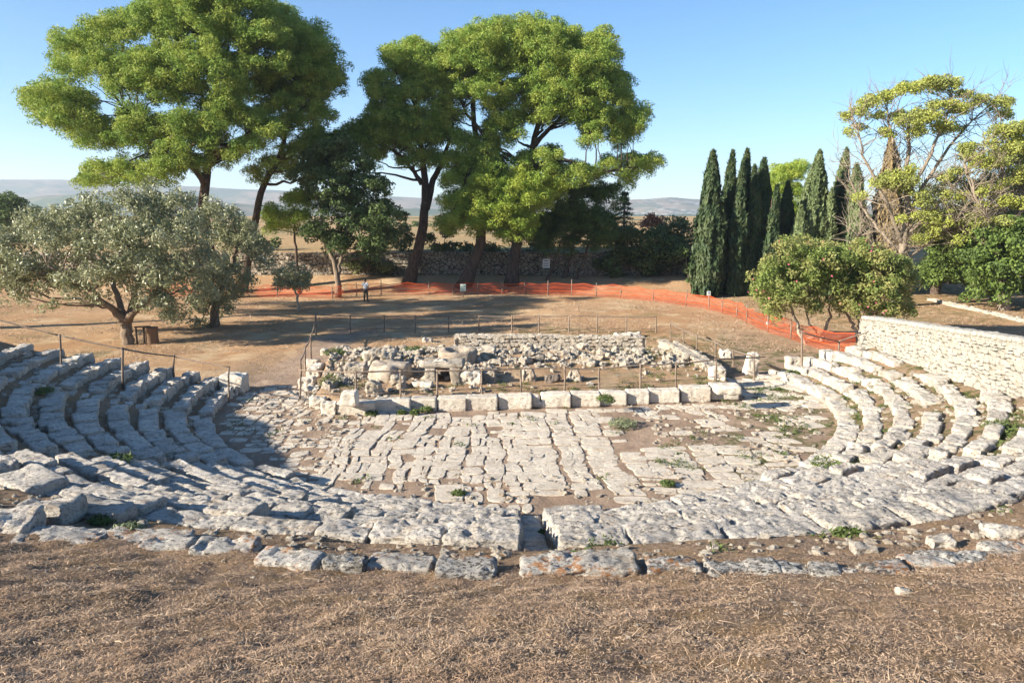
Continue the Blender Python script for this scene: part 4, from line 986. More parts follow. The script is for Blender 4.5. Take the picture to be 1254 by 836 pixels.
tree('yellow_tree', 'tall sparse tree with flat yellow green top and many bare branches', 'tree', 52,
     [([(1097, 388), (1104, 340), (1106, 300), (1110, 250), (1112, 200), (1112, 150)], .42, .08), ([(1106, 300, 0), (1085, 250, -1), (1062, 200, -1.5), (1048, 150, -1.5)], .16, .04), ([(1108, 270, 0), (1135, 220, 0), (1170, 170, 1), (1205, 135, 1)], .16, .04),
      ([(1110, 240, 0), (1140, 190, -1), (1160, 140, -1), (1165, 118, -1)], .13, .04), ([(1110, 240, 0), (1095, 180, 1), (1085, 130, 1)], .13, .04), ([(1106, 310, 0), (1075, 280, 1), (1050, 240, 2), (1036, 200, 2)], .13, .03), ([(1108, 290, 0), (1150, 250, -1), (1190, 200, -1), (1215, 165, -1)], .14, .03), ([(1104, 330, 0), (1070, 305, -1), (1040, 285, -2)], .1, .03), ([(1106, 320, 0), (1150, 290, 0), (1185, 275, 0)], .1, .03)],
     [('yellow', blobs3(J_up, 52, 3.4, 2, 1.2), YK), ('yellow', blobs3(J_lo, 51, 2.6, 2, 1.2), YK)], 'greybark', 'sparse yellow green trees', .06, 2, extra=twigs(2.4, (1.4, 3.4), .03))
K_b = view([(1200,290,42),(1250,280,40),(1150,330,26),(1230,345,44),(1200,520,28),(1080,370,42),(1115,390,32),(1180,400,30),(1260,420,50),(1130,480,30),(1200,450,30),(1280,330,60),(1130,545,28),(1060,345,24),(1180,590,26),(1240,520,36)], 800, 60, .362)
tree('yellow_tree', 'second sparse yellow tree cut by the picture edge above the green trees', 'tree', 50,
     [([(1228, 388), (1226, 330), (1224, 280), (1228, 220), (1235, 170)], .34, .07), ([(1225, 290, 0), (1200, 250, -1), (1180, 200, -1)], .14, .04), ([(1225, 300, 0), (1255, 250, 0), (1275, 190, 0)], .14, .04), ([(1225, 310, 0), (1190, 290, 0), (1165, 270, 0)], .1, .03)],
     [('yellow', blobs3(K_b, 50, 3, 2, 1.25), YK)], 'greybark', 'sparse yellow green trees', .06, 2, extra=twigs(3.0, (1.2, 3.4), .032))
G_b = [(1140, 235, 16), (1165, 225, 18), (1190, 235, 18), (1215, 225, 20), (1240, 240, 22), (1150, 262, 18), (1180, 265, 20), (1210, 265, 20), (1245, 275, 22), (1265, 225, 20), (1135, 285, 16), (1165, 292, 16), (1270, 260, 20), (1225, 195, 18), (1250, 200, 16)]
tree('deciduous_tree', 'dull olive green crown filling the gap behind the two yellow trees', 'tree', 57, [([(1192, 372), (1194, 320), (1190, 270)], .3, .1)],
     [('bush', blobs3(G_b, 57, 3, 2), dict(sub_r=.42, L=.22, W=.09, cover=.7, squash=.7, subcov=1.0, shell=(.3, 1.05)))], 'greybark', None, .08, 2)
# green deciduous
GK = dict(sub_r=.42, L=.22, W=.15, cover=1.05, squash=.75, subcov=1.1, updir=.3, rnd=.8)
L1 = [(1145, 330, 18), (1160, 315, 20), (1180, 325, 20), (1138, 342, 12), (1165, 340, 14), (1178, 305, 18), (1195, 345, 12), (1150, 300, 12)]
L2 = [(1200, 300, 24), (1225, 310, 26), (1250, 300, 28), (1215, 335, 24), (1245, 335, 26), (1270, 320, 30), (1200, 345, 14), (1230, 355, 16), (1190, 318, 18), (1240, 280, 18), (1270, 350, 18), (1195, 362, 9)]
tree('deciduous_tree', 'leafy green tree whose low crown hangs over the pale wall, dark trunk', 'tree', 60, [([(1146, 352), (1147, 335), (1150, 318)], .42, .16)], [('green', blobs3(L1, 59, 3.2, 3), GK)], 'bark', 'leafy green trees by the wall', .1, 2)
tree('deciduous_tree', 'leafy green tree at the picture edge with pale grey trunk', 'tree', 52, [([(1231, 383), (1231, 355), (1233, 330)], .30, .14)], [('green', blobs3(L2, 51, 3.4, 3), GK)], 'greybark', 'leafy green trees by the wall', .1, 2)
# oleanders
OL = dict(sub_r=.30, L=.20, W=.065, cover=.95, squash=.9, subcov=1.1, updir=.5, rnd=1.0, shell=(.4, 1.03), ssq=1.0)
def flowers(root, bl, n):
    n = len(bl) * n; b = np.array(bl)[rng.integers(0, len(bl), n)]; d = sph(n); d[:, 1] = -np.abs(d[:, 1]); d[:, 2] = np.abs(d[:, 2]) * .9
    d /= np.linalg.norm(d, axis=1)[:, None]; c = b[:, :3] + d * b[:, 3:4] * 1.06
    for ci, di in zip(c, d):
        m = 5; base = np.tile(ci, (m, 1)); V = [ci]; F_ = []
        t1 = np.cross(di, [0, 0, 1.]); t1 /= np.linalg.norm(t1) + 1e-9; t2 = np.cross(di, t1); R_ = rng.uniform(.045, .075)
        for k in range(m * 2):
            a = k * math.pi / m; rr_ = R_ * (1 if k % 2 == 0 else .45); V.append(ci + (t1 * math.cos(a) + t2 * math.sin(a)) * rr_ + di * (.02 if k % 2 == 0 else 0))
        F_ = [(0, 1 + k, 1 + (k + 1) % (2 * m)) for k in range(2 * m)]
        add('flower', np.array(V), np.array(F_), M['pink'], root, attrs={'rnd': ('FACE', rng.random(len(F_)))})
M1 = [(955, 335, 22), (975, 315, 22), (1000, 325, 24), (940, 355, 15), (965, 360, 18), (990, 350, 22), (1015, 345, 18), (985, 372, 14), (960, 300, 9), (1010, 312, 14), (928, 362, 10), (948, 384, 10), (998, 378, 10), (935, 340, 12), (945, 372, 10)]
M2 = [(1045, 330, 24), (1070, 325, 22), (1095, 335, 22), (1050, 355, 22), (1080, 355, 22), (1040, 378, 14), (1065, 380, 14), (1100, 360, 16), (1030, 318, 14), (1060, 310, 14), (1112, 345, 12), (1025, 370, 10), (1088, 384, 12), (1108, 378, 10)]
b1, b2 = blobs3(M1, 36.5, 2.3, 3), blobs3(M2, 36.5, 2.3, 3)
o1 = tree('oleander', 'rounded oleander in front of the cypresses with several bare pale stems', 'oleander', 36.5, [([(985, 418), (975, 395), (968, 375), (962, 350)], .10, .04), ([(984, 418, 0), (1000, 408, 0), (990, 392, 0), (985, 360, 0)], .08, .03), ([(1006, 418, .4), (1012, 398, .4), (1016, 380, .4), (1010, 350, .4)], .10, .03)],
     [('oleander', b1, OL)], 'palebark', 'pink flowering oleanders behind the net', .04, 3, tmin=.5); flowers(o1, b1, 1)
o2 = tree('oleander', 'pink flowering oleander beside the end of the white wall', 'oleander', 36.5, [([(1058, 422), (1046, 400), (1036, 385), (1030, 360)], .11, .04), ([(1058, 418, 0), (1066, 398, 0), (1072, 375, 0), (1075, 345, 0)], .10, .03), ([(1056, 415, .5), (1050, 390, .5), (1050, 350, .5)], .08, .03)],
     [('oleander', b2, OL)], 'palebark', 'pink flowering oleanders behind the net', .04, 3, tmin=.5); flowers(o2, b2, 2)

# shrubs, conifers beyond
BK = dict(sub_r=.55, L=.30, W=.17, cover=1.05, squash=.8, subcov=1.1)
def bush(name, label, cat, bl_, Yc, mat, depth=1.8, kw=BK, group=None, copies=2):
    b = blobs3(bl_, Yc, depth, copies); lo = min(b, key=lambda q: q[2]); base = np.array([np.mean([q[0] for q in b]), Yc, tz(np.mean([q[0] for q in b]), Yc)])
    root = empty(name, base, label, cat, group); ac = Acc()
    for q in b[::2]:
        ac.put(*tube(smooth_path([base + rng.normal(0, .15, 3) * [1, 1, 0], (base + np.array(q[:3])) / 2 + rng.normal(0, .2, 3), q[:3]], 6), np.linspace(.06, .02, 6), 5))
    V, Fs = ac.get(); add('stem', V, Fs, M['olivebark'], root, True)
    V, Q, k = crown(b, **kw); add('foliage', V, Q, M[mat], root, attrs={'rnd': ('FACE', k)}); return root
GB = 'shrubs along the far terrace wall'
bush('shrub', 'big dark evergreen shrub between the slanting pines and the cedar', 'shrub', [(752, 300, 18), (765, 318, 20), (748, 325, 16), (770, 290, 14), (758, 340, 10)], 66, 'darkbush', group=GB)
bush('shrub', 'dark glossy shrub under the hill view', 'shrub', [(790, 305, 18), (805, 318, 20), (800, 292, 14), (822, 310, 16), (785, 325, 16)], 66, 'darkbush', group=GB)
bush('shrub', 'olive green bush behind the dark glossy shrub', 'shrub', [(820, 285, 14), (830, 298, 14), (838, 280, 9), (815, 300, 14), (826, 272, 7)], 72, 'bush', group=GB)
bush('shrub', 'small rust red bush on the skyline below the distant town', 'shrub', [(800, 270, 8), (795, 276, 7), (806, 277, 7)], 76, 'redbush', 1.0, group=GB)
bush('shrub', 'dark shrub against the shaded wall next to the cypresses', 'shrub', [(842, 318, 9), (848, 330, 10), (846, 345, 7)], 64, 'darkbush', 1.0, group=GB)
bush('shrub', 'yellowish reedy bush behind the terrace wall near the forked pine', 'shrub', [(497, 300, 12), (488, 282, 10), (500, 318, 8), (484, 306, 8), (490, 265, 7)], 69, 'bush', group=GB)
bush('shrub', 'pale yellow green bush between the forked pine and the leaning pine', 'shrub', [(538, 305, 12), (545, 290, 9), (530, 295, 8), (548, 312, 9), (556, 300, 7)], 69, 'bush', group=GB)
bush('shrub', 'dark shrub on the wall top just behind the leaning pine', 'shrub', [(560, 318, 8), (550, 322, 7), (575, 306, 9), (605, 310, 9), (592, 318, 7)], 69, 'darkbush', group=GB)
bush('shrub', 'green scrub on the terrace wall behind the person', 'shrub', [(452, 322, 9), (440, 330, 8), (465, 325, 9), (425, 325, 7), (478, 330, 7)], 66, 'bush', 1.0, group=GB)
bush('shrub', 'tangle of green scrub between the two brightest pine trunks', 'shrub', [(600, 305, 9), (610, 318, 7), (596, 322, 6), (648, 318, 8), (655, 305, 8)], 68.5, 'bush', 1.0, group=GB)
bush('shrub', 'dark round tree crown far off at the picture edge', 'shrub', [(0, 252, 18), (15, 262, 14), (22, 250, 10), (-15, 265, 20), (28, 264, 7), (5, 270, 16)], 95, 'darkbush', 4, group=GB)
bush('shrub', 'low grey green bush beside the far dark crown', 'shrub', [(40, 262, 8), (48, 266, 7), (35, 270, 7)], 100, 'cedar', 2, group=GB)
bush('shrub', 'dim scrub on the far field behind the small sapling', 'shrub', [(318, 296, 9), (335, 300, 8), (325, 306, 7)], 72, 'darkbush', group=GB)
def conifer(px, pyt, pyb, Yc, wpx, mat, label):
    top = D(px, pyt, Yc); zb = tz(top[0], Yc); H = top[2] - zb; root = empty('conifer', (top[0], Yc, zb), label, 'conifer', 'small conifers among the shrubs')
    V, Fs = tube([[top[0], Yc, zb], [top[0], Yc, zb + H]], [.14, .03], 6); add('trunk', V, Fs, M['bark'], root, True); C_ = []; O_ = []
    for k in range(int(H / .42)):
        t = k * .42 / H; R_ = wpx * mpp(Yc) / 2 * (1 - t) ** .8
        for j in range(9):
            th = rng.uniform(0, 6.28); n = 34; u_ = rng.random(n) ** .7; Rj = R_ * rng.uniform(.7, 1.1)
            C_.append(np.stack([top[0] + np.cos(th) * u_ * Rj, Yc + np.sin(th) * u_ * Rj, zb + .3 + t * H - u_ * .25 * Rj + rng.normal(0, .04, n)], 1) + rng.normal(0, .07, (n, 3))); O_.append(np.tile([np.cos(th) * .5, np.sin(th) * .5, .9], (n, 1)))
    C_, O_ = np.concatenate(C_), np.concatenate(O_); V, Q = leaves(C_, np.ones(len(C_)), O_, .24, .10, .6)
    add('crown', V, Q, M[mat], root, attrs={'rnd': ('FACE', rng.random(len(Q)))})
conifer(765, 232, 330, 69, 52, 'cedar', 'pale blue green cedar behind the long pine branch')
conifer(853, 264, 345, 66, 30, 'cypress', 'small dark conifer next to the broad dark cypress')
# far hedge lines on the plateau
for (a_, b_, py, yy, lab) in ((-60, 300, 276, 150, 'thin dark hedge crossing the far field beyond the olive tree'), (420, 700, 273, 170, 'hazy hedge line on the field behind the pine trunks'), (860, 1300, 268, 120, 'tree belt hidden behind the cypresses and yellow trees')):
    bl_ = [(px, py + rng.uniform(-1.5, 1.5), rng.uniform(2.5, 5.5)) for px in np.arange(a_, b_, 7)]
    b = blobs3(bl_, yy, 1, 1); V, Q, k = crown(b, **dict(BK, L=.6, W=.4, sub_r=.8, cover=1)); V[:, 2] -= .3
    base = np.array([V[:, 0].mean(), yy, tz(V[:, 0].mean(), yy)]); o = add('hedge', V, Q, M['darkbush'], None, attrs={'rnd': ('FACE', k)}, org=base); tag(o, lab, 'hedge')

# ------------------------------------------------------------------ weeds and dry grass
def tuft_geo(c, R, h, n, L=.16, W=.03):
    t = rng.uniform(0, 6.28, n); q = np.sqrt(rng.random(n)) * R; C_ = np.stack([c[0] + np.cos(t) * q, c[1] + np.sin(t) * q, c[2] + rng.random(n) * h * (1 - .6 * q / R)], 1)
    O_ = np.stack([np.cos(t) * .5, np.sin(t) * .5, np.full(n, .8)], 1); return leaves(C_, np.ones(n), O_, L, W, .7)
wd = [(404, 470, .45, .45, 'weed', 'bushy fern like weed at the stage corner'), (410, 433, .5, .3, 'weed', 'leafy weed patch at the back of the rubble mound'), (506, 429, .55, .2, 'weed', 'green weed strip before the round stone basin'),
      (454, 507, .22, .2, 'weed', 'small weed at the foot of the second stage block'), (492, 506, .14, .14, 'weed', 'tiny weed below the short stage block'), (508, 506, .16, .16, 'weed', 'little weed clump before the hollowed stage block'), (522, 503, .22, .2, 'weed', 'dark weed clump under the round hollow'),
      (742, 491, .32, .3, 'weed', 'green weed against the stage blocks above the bare patch'), (763, 521, .45, .3, 'greyweed', 'grey green spiky weed on the bare earth patch'), (971, 457, .28, .12, 'weed', 'green tuft at the foot of the squared upright block'), (1230, 527, .5, .3, 'weed', 'bright green bush between seat rows at the picture edge'),
      (1030, 571, .7, .16, 'weed', 'green patch where the sunlit stair meets the paving'), (145, 492, .0, .2, 'weed', ''), (561, 604, .16, .07, 'weed', 'weed strip between paving and seats near the sunken stair'), (742, 675, .32, .14, 'weed', 'green weeds behind the orange spotted kerb slab'),
      (1040, 657, .2, .12, 'weed', 'small green tuft in the dirt strip of the sunlit wing'), (665, 654, .1, .1, 'weed', 'tiny tuft inside the sunken stair'), (137, 565, .4, .15, 'weed', 'dark weed tuft on the shaded stair'), (50, 480, .35, .15, 'weed', 'weed between the topmost shaded seat ends'),
      (155, 651, .2, .12, 'greyweed', 'dull weed tuft beside the orange lichened slab'), (125, 637, .16, .08, 'weed', 'little green tuft between the two pitted boulders'), (818, 592, .18, .06, 'weed', 'low green weed among paving stones near the sunlit seats'), (600, 450, .0, 0, 'weed', ''), (690, 420, 0, 0, 'weed', ''), (450, 440, .3, .2, 'weed', 'yellow green sprig on the rubble mound'),
      (400, 405, 0, 0, 'weed', ''), (1006, 436, .2, .15, 'weed', 'small green tuft at the start of the second sunlit row')]
for (px, py, R, h, mt, lab) in wd:
    if not R: continue
    p = U(px, py, 1)
    for _ in range(6): p = U(px, py, tz(p[0], p[1]) + .05)
    r_, a_ = polar(p[:1], p[1:2])
    V, Q = tuft_geo(p, R, h, int(500 * R + 120), .14, .035); o = add('weed_tuft', V, Q, M[mt], None, attrs={'rnd': ('FACE', rng.random(len(Q)))}, org=p); tag(o, lab, 'weed')
# scattered low weeds
pts = rr_ground(950, lambda x, y, r, a: (a > 25 and 7.0 < r < 10.4 or a > 41 and 10.9 < r < 16.5 or (r < 10.2 and rng.random() < .07) or (16.8 < r < 18.4 and rng.random() < .10)) and stage_mask(np.array([x]), np.array([y]))[1][0] < -.1 and wall_side(np.array([x]), np.array([y]))[0] < -.3)
keep = fbm(P2(pts[:, 0], pts[:, 1]), 1.1, 2, 71) > .18; pts = pts[keep]; sp = rnd_in_stage(160, lambda x, y: .6 if (y < 26.5 or x > 5) else .15); pts = np.concatenate([pts, sp])
zz = terr(pts[:, 0], pts[:, 1]); n = 26; C_ = np.repeat(np.column_stack([pts, zz + .03]), n, 0); C_ += rng.normal(0, 1, C_.shape) * [.10, .10, .02]
V, Q = leaves(C_, np.ones(len(C_)), np.tile([0, 0, 1.], (len(C_), 1)), .10, .03, .8)
o = add('low_weeds', V, Q, M['weed'], attrs={'rnd': ('FACE', rng.random(len(Q)))}); tag(o, 'low green weeds creeping between paving and seats', 'weeds', kind='stuff')
def blades(pts, L, Wd, tilt=.35):
    n = len(pts); th = rng.uniform(0, 6.283, n); el = np.abs(rng.normal(0, tilt, n)); l = (L * rng.lognormal(0, .45, n))[:, None]
    T = np.stack([np.cos(th) * np.cos(el), np.sin(th) * np.cos(el), np.sin(el)], 1); S = np.stack([-np.sin(th), np.cos(th), rng.normal(0, .4, n)], 1); w_ = (Wd * rng.uniform(.6, 1.4, n))[:, None]
    mid = pts + T * l * .5 + np.array([0, 0, 1]) * l * rng.uniform(0, .15, n)[:, None]
    V = np.stack([pts - S * w_, pts + S * w_, mid + S * w_ * .8, mid - S * w_ * .8, pts + T * l + S * w_ * .2, pts + T * l - S * w_ * .2], 1).reshape(-1, 3)
    b = np.arange(n)[:, None] * 6; return V, np.concatenate([b + [0, 1, 2, 3], b + [3, 2, 4, 5]])
n = 900000; yy = rng.uniform(3.2, 12.5, n) ; xx = rng.uniform(-1, 1, n) * (.76 * yy + .8); r_, a_ = polar(xx, yy)
dn = fbm(P2(xx, yy), 1.6, 3, 5) * .5 + .5; k = ((r_ > 18.45) | ((r_ > 17.35) & (rng.random(n) < .3))) & (rng.random(n) < .14 + dn * 1.0) & (rng.random(n) < np.clip(12 / yy ** 1.0 / 3, .25, 1))
xx, yy = xx[k], yy[k]; zz = terr(xx, yy) + rng.uniform(0, .02, len(xx)); V, Q = blades(np.stack([xx, yy, zz], 1), .022, .0019, .22)
rn = np.clip(rng.beta(1.6, 2.2, len(xx)), 0, 1); o = add('dry_grass', V, Q, M['straw'], attrs={'rnd': ('FACE', np.concatenate([rn, rn]))}); tag(o, 'cut dry grass litter covering the slope below the viewer', 'dry grass', kind='stuff')
n = 1500; yy = rng.uniform(3.4, 8.4, n); xx = rng.uniform(-1, 1, n) * (.76 * yy + .8); k = polar(xx, yy)[0] > 18.5; xx, yy = xx[k], yy[k]
V, Q = blades(np.stack([xx, yy, terr(xx, yy) + .02], 1), .10, .0019, .10); rn = rng.uniform(.75, 1, len(xx)); o = add('dry_stalks', V, Q, M['straw'], attrs={'rnd': ('FACE', np.concatenate([rn, rn]))}); tag(o, 'longer pale straw stalks lying loose on the brown slope', 'straw', kind='stuff')
n = 300000; yy = rng.uniform(24, 62, n); xx = rng.uniform(-1, 1, n) * (.76 * yy); m = fbm(P2(xx, yy), .4, 3, 15) + fbm(P2(xx, yy), 1.8, 2, 16) * .6 > .1
r_, a_ = polar(xx, yy); m &= (r_ > 17.8) | (yy > 34.5); m &= (wall_side(xx, yy) < -0.2) | (yy > 34); m &= np.abs(xx + 9.3) > 1.2
xx, yy = xx[m], yy[m]; V, Q = blades(np.stack([xx, yy, terr(xx, yy)], 1), .10, .008, .45); rn = rng.random(len(xx))
o = add('dry_turf', V, Q, M['straw'], attrs={'rnd': ('FACE', np.concatenate([rn, rn]))}); tag(o, 'short dry turf on the terrace behind the stage', 'dry turf', kind='stuff')

# ------------------------------------------------------------------ wooden railings
def railing(label, posts, rails, prad=.035, rrad=.028, low=False, group='rustic wooden railings', sag=.02, end=None):
    """posts: (px, py_base, py_top, z or None)"""
    P = []
    for (px, pb, pt, zz) in posts:
        z0 = zz if zz is not None else 0.
        q = U(px, pb, z0)
        if zz is None:
            for _ in range(5): q = U(px, pb, tz(q[0], q[1]))
        t = D(px, pt, q[1]); P.append((q, t))
    root = empty('wooden_railing', P[0][0], label, 'railing', group)
    for q, t in P:
        tt = t + rng.normal(0, .015, 3); m = (q + tt) / 2 + rng.normal(0, .015, 3); V, Fs = tube(smooth_path([q - [0, 0, .2], m, tt + [0, 0, .04]], 6), np.full(6, prad) * rng.uniform(.85, 1.1) * np.linspace(1.1, .9, 6), 7); add('post', V, Fs, M['wood'], root, True)
    tops = [t for _, t in P] + ([end] if end is not None else [])
    for i in range(len(tops) - 1):
        a_, b_ = tops[i], tops[i + 1]; m = (a_ + b_) / 2 - np.array([0, 0, sag * np.linalg.norm(b_ - a_) * .5]) + rng.normal(0, .012, 3); e = (b_ - a_) / np.linalg.norm(b_ - a_) * .06
        V, Fs = tube(smooth_path([a_ - e, m, b_ + e], 8), np.linspace(rrad * 1.15, rrad * .85, 8), 6); add('rail', V, Fs, M['wood'], root, True)
        if low and i < len(P) - 1:
            f = .42; qa = P[i][0] * f + a_ * (1 - f); qb = P[i + 1][0] * f + b_ * (1 - f); qa = P[i][0] + (a_ - P[i][0]) * .25; qb = P[i + 1][0] + (b_ - P[i + 1][0]) * .25
            V, Fs = tube([qa, (qa + qb) / 2 - [0, 0, .02], qb], [rrad * .55] * 3, 5); add('lower_rail', V, Fs, M['wood'], root, True)
    return root
v4 = lambda a, b, s=.335, ox=0, oy=220: (ox + a * s, oy + b * s)
railing('wooden railing stepping down beside the shaded seat ends', [(-60, 436, 374, 1.9), (74, 452, 411, 1.55), (150, 468, 427, 1.15), (213, 465, 436, .55), (280, 486, 449, .2)], None)
railing('front wooden railing standing behind the stage blocks', [(367, 487, 453, .05), (436, 491, 456, .42), (490, 488, 454, .42), (535, 484, 454, .42), (590, 483, 453, .42), (638, 479, 451, .42), (691, 478, 450, .42), (734, 476, 452, .42), (784, 475, 447, .42), (828, 472, 445, .42), (876, 468, 440, .42)], None, low=True, end=U(936, 437, 1.0))
railing('rear wooden railing across the dry turf behind the stage', [(387, 410, 385, 0), (429, 408, 387, 0), (470, 407, 387, 0), (508, 407, 387, 0), (549, 407, 387, 0), (587, 407, 387, 0), (627, 407, 387, 0), (660, 407, 387, 0), (697, 407, 387, 0), (731, 407, 387, 0), (767, 407, 388, 0), (803, 407, 388, 0)], None, low=True, prad=.04, rrad=.03)
railing('crooked wooden railing along the trodden path side of the stage', [(368, 470, 441, 0), (374, 456, 425, 0), (381, 441, 411, 0), (387, 412, 385, 0)], None, prad=.04, sag=.05)
railing('slanting wooden railing running from the rear wall corner to the pillar stump', [(821, 417, 395, 0), (837, 425, 404, 0), (854, 435, 411, 0), (876, 441, 419, .0), (898, 448, 429, 0), (924, 466, 436, 0)], None, low=True, sag=.03)
railing('short wooden rail from a tall post to the white wall end', [(982, 460, 407, .1), (1027, 442, 418, .5)], None, prad=.04, end=D(1062, 407, 29.5))
# the fallen pole
a_, b_ = U(930, 442, .8), U(962, 457, .1)
V, Fs = tube([a_, (a_ + b_) / 2, b_], [.05, .045, .04], 7); o = add('wooden_pole', V, Fs, M['wood'], None, True, org=(a_ + b_) / 2); tag(o, 'pale pole slanting down from the leaning pillar stump', 'pole')

# ------------------------------------------------------------------ orange net fence
t = NT('orange_safety_net'); tc = t.n('ShaderNodeUVMap'); 
t.finish((.60, .095, .025), .6, None, .2)
tr = t.n('ShaderNodeBsdfTranslucent'); tr.inputs[0].default_value = (.62, .10, .02, 1)
m1 = t.n('ShaderNodeMixShader'); m1.inputs[0].default_value = .35; t.l(t.b.outputs[0], m1.inputs[1]); t.l(tr.outputs[0], m1.inputs[2])
tp = t.n('ShaderNodeBsdfTransparent'); a1 = t.attr('along'); a2 = t.attr('up')
fx = t.math('FRACT', t.math('MULTIPLY', a1, 14.0), 0.0); fy = t.math('FRACT', t.math('MULTIPLY', a2, 24.0), 0.0)
band = t.math('GREATER_THAN', t.math('FRACT', t.math('MULTIPLY', a2, 3.0), 0.0), .88)
solid = t.math('MAXIMUM', t.math('MAXIMUM', t.math('LESS_THAN', fx, .14), t.math('LESS_THAN', fy, .17)), band)
m2 = t.n('ShaderNodeMixShader'); t.l(solid, m2.inputs[0]); t.l(tp.outputs[0], m2.inputs[1]); t.l(m1.outputs[0], m2.inputs[2]); t.l(m2.outputs[0], t.out.inputs[0])
M['net'] = t.m
def netfence(label, line, postpx, height=1.0):
    pts = np.array([U(px, py, 0) for px, py in line]); S = np.concatenate([[0], np.cumsum(np.linalg.norm(np.diff(pts, axis=0), axis=1))]); Lt = S[-1]; n = int(Lt / .25); ss = np.linspace(0, Lt, n)
    x_, y_ = np.interp(ss, S, pts[:, 0]), np.interp(ss, S, pts[:, 1]); zb = terr(x_, y_); m = 7; V = []; al = []; upv = []
    nx_ = fbm(np.column_stack([ss, ss * 0, ss * 0]), .7, 2, 9)
    for k in range(m):
        f = k / (m - 1); sagv = .13 * np.abs(np.sin(ss * math.pi / 2.4)) * (f > .5) + .05 * nx_ * f
        V.append(np.stack([x_ + .05 * np.sin(ss * 3 + k), y_ + .13 * nx_ * np.sin(k * 1.3 + ss), zb + .03 + f * height - sagv], 1)); al.append(ss); upv.append(np.full(n, f))
    V = np.concatenate(V); I = np.arange(n * m).reshape(m, n); Q = np.stack([I[:-1, :-1].ravel(), I[:-1, 1:].ravel(), I[1:, 1:].ravel(), I[1:, :-1].ravel()], 1)
    root = empty('net_fence', (x_[0], y_[0], zb[0]), label, 'safety fence')
    add('net', V, Q, M['net'], root, attrs={'along': ('POINT', np.concatenate(al)), 'up': ('POINT', np.concatenate(upv))})
    for px in postpx:
        py = np.interp(px, [l[0] for l in line], [l[1] for l in line]); q = U(px, py, 0); q[2] = tz(q[0], q[1]); V, Fs = tube([q - [0, 0, .1], q + [0, 0, height * .5], q + [rng.normal(0, .04), 0, height + rng.uniform(.05, .3)]], [.04, .038, .034], 6); add('post', V, Fs, M['wood'], root, True)
netfence('orange plastic net fence on thin stakes stretched in front of the pines', [(180, 364), (285, 363), (340, 364), (407, 366), (430, 363), (500, 361), (620, 361), (700, 362), (760, 365), (800, 369), (860, 377), (884, 383), (905, 391), (925, 401), (950, 411), (980, 421), (1010, 429), (1046, 434)],
         [285, 340, 407, 437, 467, 525, 555, 585, 615, 643, 671, 700, 730, 760, 800, 840, 868, 884, 902, 914, 940, 968], 1.0)
# ------------------------------------------------------------------ small furniture
def flat(name, c=(.5, .5, .5), r_=.6):
    tt = NT(name); n_ = tt.noise(20, 5); return tt.finish(tt.mix(tt.step(n_, .3, .7), tuple(v * .85 for v in c), c), r_)
M['white'] = flat('white_board', (.62, .62, .56)); M['black'] = flat('black_print', (.05, .05, .05)); M['greyboard'] = flat('grey_board', (.22, .27, .24)); M['rust'] = flat('rusty_brown_metal', (.19, .125, .08)); M['blueprint'] = flat('blue_print', (.10, .25, .42))
def plate(c, w_, h, th, yaw=0, pitch=0, bev=.004):
    V, Q = boxtopo(2, 1, 2); V = V * [w_ / 2, th / 2, h / 2]; V = rotx(V, pitch); return rotz(V, yaw) + np.asarray(c), Q
def sign(px, pyb, pyt, Yc, w_, h, mat, label, lines=(), leanp=0, cat='sign', name='notice_board', legs=(0,)):
    top = D(px, pyt, Yc); zb = tz(top[0], Yc); root = empty(name, (top[0], Yc, zb), label, cat)
    for dx in legs:
        V, Fs = tube([[top[0] + dx, Yc + .04, zb - .1], [top[0] + dx, Yc + .04, top[2] - .03]], [.035, .03], 6); add('post', V, Fs, M['wood'], root, True)
    c = np.array([top[0], Yc, top[2] - h / 2]); b = add('board', *plate(c, w_, h, .03, 0, leanp), M[mat], root)
    for (fx_, fz, fw, fh, mm) in lines: sub_add('print', *plate(c + np.array([fx_ * w_, -.021 - math.sin(leanp) * fz * h * -1, fz * h]), w_ * fw, h * fh, .006, 0, leanp), M[mm], b, root)
    return root
sign(669, 352, 317, 64, .62, .78, 'white', 'cream notice board with dark lines among the slanting pine trunks', [(0, .28, .7, .1, 'black'), (0, 0, .7, .08, 'black'), (0, -.25, .7, .08, 'black')])
sign(868, 366, 356.5, 56, .28, .34, 'white', 'small white and blue plate on the net below the cypresses', [(0, .15, .6, .4, 'blueprint')])
sign(567, 362, 347.5, 57.5, .46, .6, 'greyboard', 'grey tilted information panel before the orange net', [(0, .35, .8, .12, 'white')], -.25)
# insulators / bags on stakes
for (px, py, lab) in ((940, 396, 'white rag tied to a stake of the orange net'),):
    p = D(px, py, 41.0); V, Q = block(.09, .08, .1, .03, .05, .02, 3); o = add('white_rag', V + p, Q, M['white'], None, True, org=p); tag(o, lab, 'rag')
